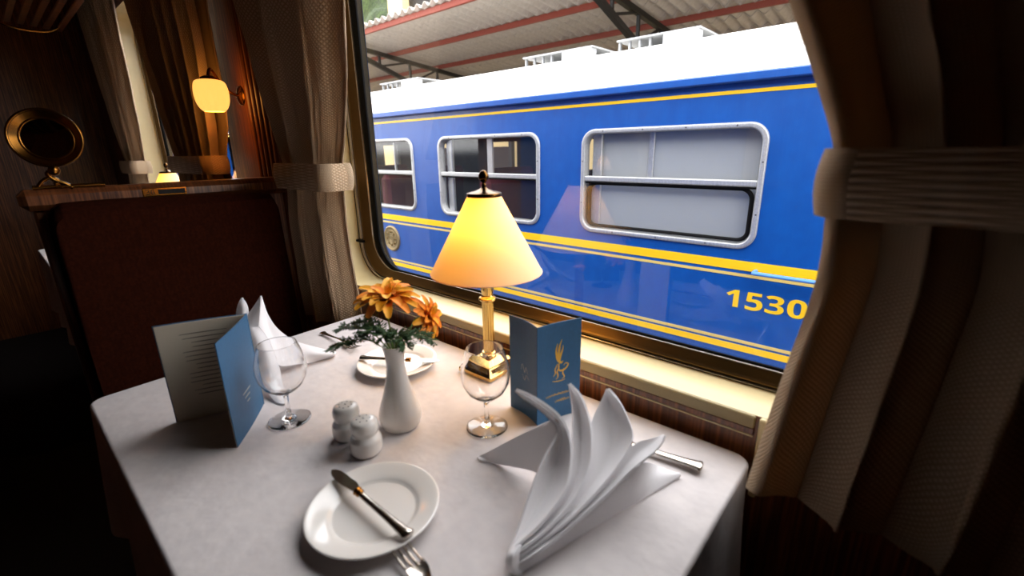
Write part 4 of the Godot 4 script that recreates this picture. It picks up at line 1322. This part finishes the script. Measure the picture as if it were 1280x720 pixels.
func flowers() -> void:
	flower("large orange flower in the white vase", Vector3(-0.648, 0.958, 0.280), Vector3(0.16, 1.0, 0.10), 0.052, "petal_orange", 3, [[15, 1.0, 0.10, 0.0], [13, 0.88, 0.42, 0.03], [10, 0.62, 0.80, 0.06]])
	flower("smaller orange flower leaning towards the window ledge", Vector3(-0.612, 0.923, 0.228), Vector3(0.75, 0.32, -0.35), 0.040, "petal_deep", 8, [[14, 1.0, 0.05, 0.0], [11, 0.85, 0.40, 0.03], [8, 0.6, 0.8, 0.05]])
	var m := Vector3(-0.603, 0.893, 0.303)
	var tips := [Vector3(-0.690, 0.918, 0.345), Vector3(-0.668, 0.898, 0.372), Vector3(-0.655, 0.934, 0.330), Vector3(-0.560, 0.905, 0.262), Vector3(-0.585, 0.925, 0.330), Vector3(-0.615, 0.930, 0.345), Vector3(-0.632, 0.892, 0.268), Vector3(-0.560, 0.912, 0.310)]
	var says := ["long dark green sprig reaching from the vase towards the far napkin", "drooping dark green sprig reaching from the vase towards the open menu", "upright dark green sprig just below the large orange flower", "dark green sprig leaning from the vase towards the brass lamp", "short upright dark green sprig at the vase rim beside the flower stems", "dark green sprig rising between the two longest sprigs", "dark green sprig hanging over the far side plate", "dark green sprig leaning from the vase towards the wine glass by the lamp"]
	for i in tips.size():
		sprig(says[i], m + (tips[i] - m).normalized() * 0.004 - Vector3(0, 0.012, 0), tips[i], 20 + i)
const NAPKIN_NEAR := {
	"petal_a": [[-0.3833, 0.8716, 0.2536, -0.3681, 0.8641, 0.2520, -0.3471, 0.8553, 0.2476, -0.3262, 0.8449, 0.2466, -0.3103, 0.8338, 0.2521, -0.3079, 0.8196, 0.2769, -0.3046, 0.8060, 0.3017, -0.2960, 0.7891, 0.3319, -0.2854, 0.7728, 0.3645, -0.2790, 0.7635, 0.3871], [-0.3844, 0.8713, 0.2510, -0.3727, 0.8617, 0.2421, -0.3539, 0.8496, 0.2323, -0.3328, 0.8356, 0.2271, -0.3158, 0.8212, 0.2313, -0.3054, 0.8041, 0.2529, -0.2956, 0.7879, 0.2818, -0.2884, 0.7751, 0.3156, -0.2819, 0.7656, 0.3520, -0.2792, 0.7621, 0.3843], [-0.3761, 0.8790, 0.2592, -0.3605, 0.8745, 0.2525, -0.3381, 0.8661, 0.2462, -0.3135, 0.8548, 0.2437, -0.2940, 0.8413, 0.2504, -0.2760, 0.8240, 0.2681, -0.2623, 0.8050, 0.2969, -0.2602, 0.7921, 0.3268, -0.2632, 0.7820, 0.3580, -0.2707, 0.7740, 0.3909]],
	"petal_b": [[-0.3308, 0.8764, 0.1981, -0.3192, 0.8638, 0.2079, -0.3079, 0.8505, 0.2202, -0.2955, 0.8341, 0.2379, -0.2812, 0.8162, 0.2591, -0.2682, 0.7973, 0.2872, -0.2656, 0.7831, 0.3185, -0.2684, 0.7721, 0.3507, -0.2734, 0.7671, 0.3704, -0.2775, 0.7634, 0.3862], [-0.3294, 0.8779, 0.1983, -0.3159, 0.8639, 0.2005, -0.3027, 0.8472, 0.2089, -0.2897, 0.8290, 0.2232, -0.2752, 0.8083, 0.2455, -0.2653, 0.7905, 0.2732, -0.2632, 0.7777, 0.3046, -0.2659, 0.7686, 0.3393, -0.2703, 0.7648, 0.3671, -0.2747, 0.7638, 0.3899], [-0.3239, 0.8834, 0.2046, -0.3049, 0.8723, 0.2055, -0.2866, 0.8568, 0.2155, -0.2708, 0.8409, 0.2301, -0.2550, 0.8209, 0.2552, -0.2483, 0.8059, 0.2819, -0.2475, 0.7939, 0.3105, -0.2521, 0.7835, 0.3431, -0.2591, 0.7758, 0.3737, -0.2683, 0.7703, 0.3977]],
	"petal_c": [[-0.2861, 0.8710, 0.1659, -0.2855, 0.8603, 0.1831, -0.2840, 0.8483, 0.2021, -0.2789, 0.8354, 0.2205, -0.2614, 0.8136, 0.2462, -0.2539, 0.7970, 0.2746, -0.2530, 0.7843, 0.3038, -0.2578, 0.7735, 0.3367, -0.2649, 0.7653, 0.3681, -0.2745, 0.7592, 0.3909], [-0.2837, 0.8734, 0.1680, -0.2768, 0.8613, 0.1747, -0.2693, 0.8475, 0.1849, -0.2593, 0.8322, 0.1980, -0.2484, 0.8156, 0.2162, -0.2441, 0.8012, 0.2413, -0.2449, 0.7883, 0.2734, -0.2496, 0.7775, 0.3105, -0.2576, 0.7685, 0.3531, -0.2721, 0.7593, 0.3943], [-0.2796, 0.8778, 0.1734, -0.2636, 0.8680, 0.1751, -0.2477, 0.8560, 0.1814, -0.2312, 0.8416, 0.1926, -0.2256, 0.8326, 0.2045, -0.2243, 0.8216, 0.2256, -0.2274, 0.8078, 0.2582, -0.2336, 0.7946, 0.2956, -0.2450, 0.7806, 0.3451, -0.2676, 0.7629, 0.4000]],
	"petal_d": [[-0.1995, 0.8322, 0.1629, -0.2111, 0.8294, 0.1787, -0.2213, 0.8276, 0.1916, -0.2273, 0.8228, 0.2064, -0.2279, 0.8150, 0.2224, -0.2308, 0.8008, 0.2555, -0.2370, 0.7876, 0.2925, -0.2473, 0.7744, 0.3380, -0.2565, 0.7680, 0.3664, -0.2716, 0.7552, 0.3956], [-0.1982, 0.8332, 0.1643, -0.2042, 0.8280, 0.1758, -0.2112, 0.8227, 0.1889, -0.2178, 0.8166, 0.2043, -0.2221, 0.8083, 0.2237, -0.2279, 0.7946, 0.2589, -0.2361, 0.7824, 0.2979, -0.2459, 0.7719, 0.3399, -0.2541, 0.7668, 0.3694, -0.2695, 0.7544, 0.3968], [-0.1962, 0.8355, 0.1674, -0.1955, 0.8299, 0.1775, -0.1984, 0.8232, 0.1934, -0.2046, 0.8175, 0.2109, -0.2120, 0.8097, 0.2343, -0.2204, 0.7971, 0.2713, -0.2307, 0.7855, 0.3108, -0.2407, 0.7763, 0.3473, -0.2491, 0.7702, 0.3758, -0.2662, 0.7554, 0.3991]],
	"right_wing": [[-0.1880, 0.7515, 0.1248, -0.2029, 0.7580, 0.1341, -0.2168, 0.7710, 0.1509, -0.2067, 0.8138, 0.2104, -0.2135, 0.8058, 0.2339, -0.2221, 0.7935, 0.2699, -0.2326, 0.7817, 0.3102, -0.2426, 0.7724, 0.3467, -0.2510, 0.7663, 0.3748, -0.2683, 0.7519, 0.3968], [-0.1860, 0.7555, 0.1267, -0.1973, 0.7584, 0.1465, -0.2083, 0.7643, 0.1706, -0.2091, 0.7835, 0.2147, -0.2177, 0.7799, 0.2435, -0.2269, 0.7744, 0.2792, -0.2367, 0.7691, 0.3177, -0.2452, 0.7649, 0.3501, -0.2518, 0.7622, 0.3749, -0.2631, 0.7557, 0.3963], [-0.1844, 0.7515, 0.1282, -0.1926, 0.7515, 0.1567, -0.2014, 0.7515, 0.1867, -0.2111, 0.7515, 0.2181, -0.2212, 0.7515, 0.2513, -0.2309, 0.7515, 0.2867, -0.2402, 0.7515, 0.3238, -0.2473, 0.7515, 0.3528, -0.2525, 0.7515, 0.3750, -0.2588, 0.7515, 0.3959]],
	"front_roll": [[-0.2708, 0.7760, 0.3921, -0.2684, 0.7754, 0.4013, -0.2670, 0.7681, 0.4044, -0.2666, 0.7581, 0.4025, -0.2595, 0.7515, 0.3977], [-0.2663, 0.7801, 0.3906, -0.2624, 0.7787, 0.4003, -0.2616, 0.7707, 0.4028, -0.2612, 0.7607, 0.4009, -0.2575, 0.7515, 0.3948], [-0.2659, 0.7766, 0.3819, -0.2629, 0.7718, 0.3895, -0.2620, 0.7635, 0.3920, -0.2603, 0.7543, 0.3915, -0.2555, 0.7515, 0.3905]],
	"left_wing": [[-0.4354, 0.7515, 0.2811, -0.4032, 0.7791, 0.2652, -0.3720, 0.8049, 0.2524, -0.3438, 0.8260, 0.2384, -0.3219, 0.8407, 0.2270], [-0.4347, 0.7495, 0.2840, -0.4061, 0.7632, 0.2700, -0.3747, 0.7803, 0.2618, -0.3439, 0.7964, 0.2553, -0.3173, 0.8074, 0.2525], [-0.4280, 0.7515, 0.2868, -0.4030, 0.7514, 0.2749, -0.3713, 0.7598, 0.2713, -0.3380, 0.7708, 0.2723, -0.3067, 0.7780, 0.2779]],
}
const NAPKIN_FAR := {
	"back_panel": [[-1.0439, 0.9030, 0.3388, -1.0367, 0.8857, 0.3394, -1.0282, 0.8679, 0.3391, -1.0127, 0.8435, 0.3352, -0.9995, 0.8223, 0.3251, -0.9839, 0.8006, 0.3061, -0.9661, 0.7821, 0.2769, -0.9639, 0.7515, 0.2277], [-1.0240, 0.8754, 0.3533, -1.0130, 0.8547, 0.3519, -1.0019, 0.8339, 0.3505, -0.9872, 0.8131, 0.3459, -0.9734, 0.7970, 0.3331, -0.9605, 0.7822, 0.3137, -0.9453, 0.7716, 0.2836, -0.9345, 0.7613, 0.2434], [-0.9991, 0.8506, 0.3691, -0.9846, 0.8355, 0.3652, -0.9697, 0.8164, 0.3639, -0.9540, 0.7929, 0.3637, -0.9409, 0.7750, 0.3620, -0.9429, 0.7642, 0.3264, -0.9544, 0.7515, 0.2794, -0.9488, 0.7515, 0.2403]],
	"left_panel": [[-1.0439, 0.9030, 0.3388, -1.0516, 0.8800, 0.3549, -1.0586, 0.8593, 0.3695, -1.0544, 0.8353, 0.3894], [-1.0233, 0.8754, 0.3527, -1.0317, 0.8665, 0.3637, -1.0399, 0.8529, 0.3764, -1.0426, 0.8367, 0.3924], [-0.9991, 0.8506, 0.3691, -1.0068, 0.8486, 0.3768, -1.0162, 0.8461, 0.3861, -1.0255, 0.8400, 0.3968]],
	"front_panel": [[-0.9991, 0.8506, 0.3691, -0.9836, 0.8359, 0.3655, -0.9646, 0.8184, 0.3656, -0.9421, 0.7980, 0.3678, -0.9098, 0.7806, 0.3742, -0.8773, 0.7667, 0.3858, -0.8435, 0.7542, 0.3958, -0.8190, 0.7515, 0.4027], [-1.0074, 0.8496, 0.3838, -0.9868, 0.8385, 0.3841, -0.9650, 0.8216, 0.3856, -0.9430, 0.8026, 0.3877, -0.9174, 0.7855, 0.3928, -0.8885, 0.7715, 0.4008, -0.8571, 0.7586, 0.4061, -0.8261, 0.7515, 0.4107], [-1.0270, 0.8400, 0.3981, -1.0102, 0.8295, 0.4014, -0.9891, 0.8143, 0.4029, -0.9678, 0.7965, 0.4051, -0.9408, 0.7814, 0.4082, -0.9093, 0.7715, 0.4122, -0.8756, 0.7604, 0.4148, -0.8426, 0.7515, 0.4152]],
	"side_tip": [[-1.0849, 0.8964, 0.3638, -1.0719, 0.8885, 0.3625, -1.0599, 0.8755, 0.3640, -1.0575, 0.8570, 0.3694, -1.0489, 0.8444, 0.3809], [-1.0876, 0.8949, 0.3641, -1.0717, 0.8864, 0.3702, -1.0588, 0.8737, 0.3751, -1.0484, 0.8600, 0.3811, -1.0475, 0.8440, 0.3868], [-1.0861, 0.8951, 0.3655, -1.0830, 0.8850, 0.3737, -1.0776, 0.8713, 0.3815, -1.0692, 0.8567, 0.3869, -1.0530, 0.8427, 0.3922]],
}
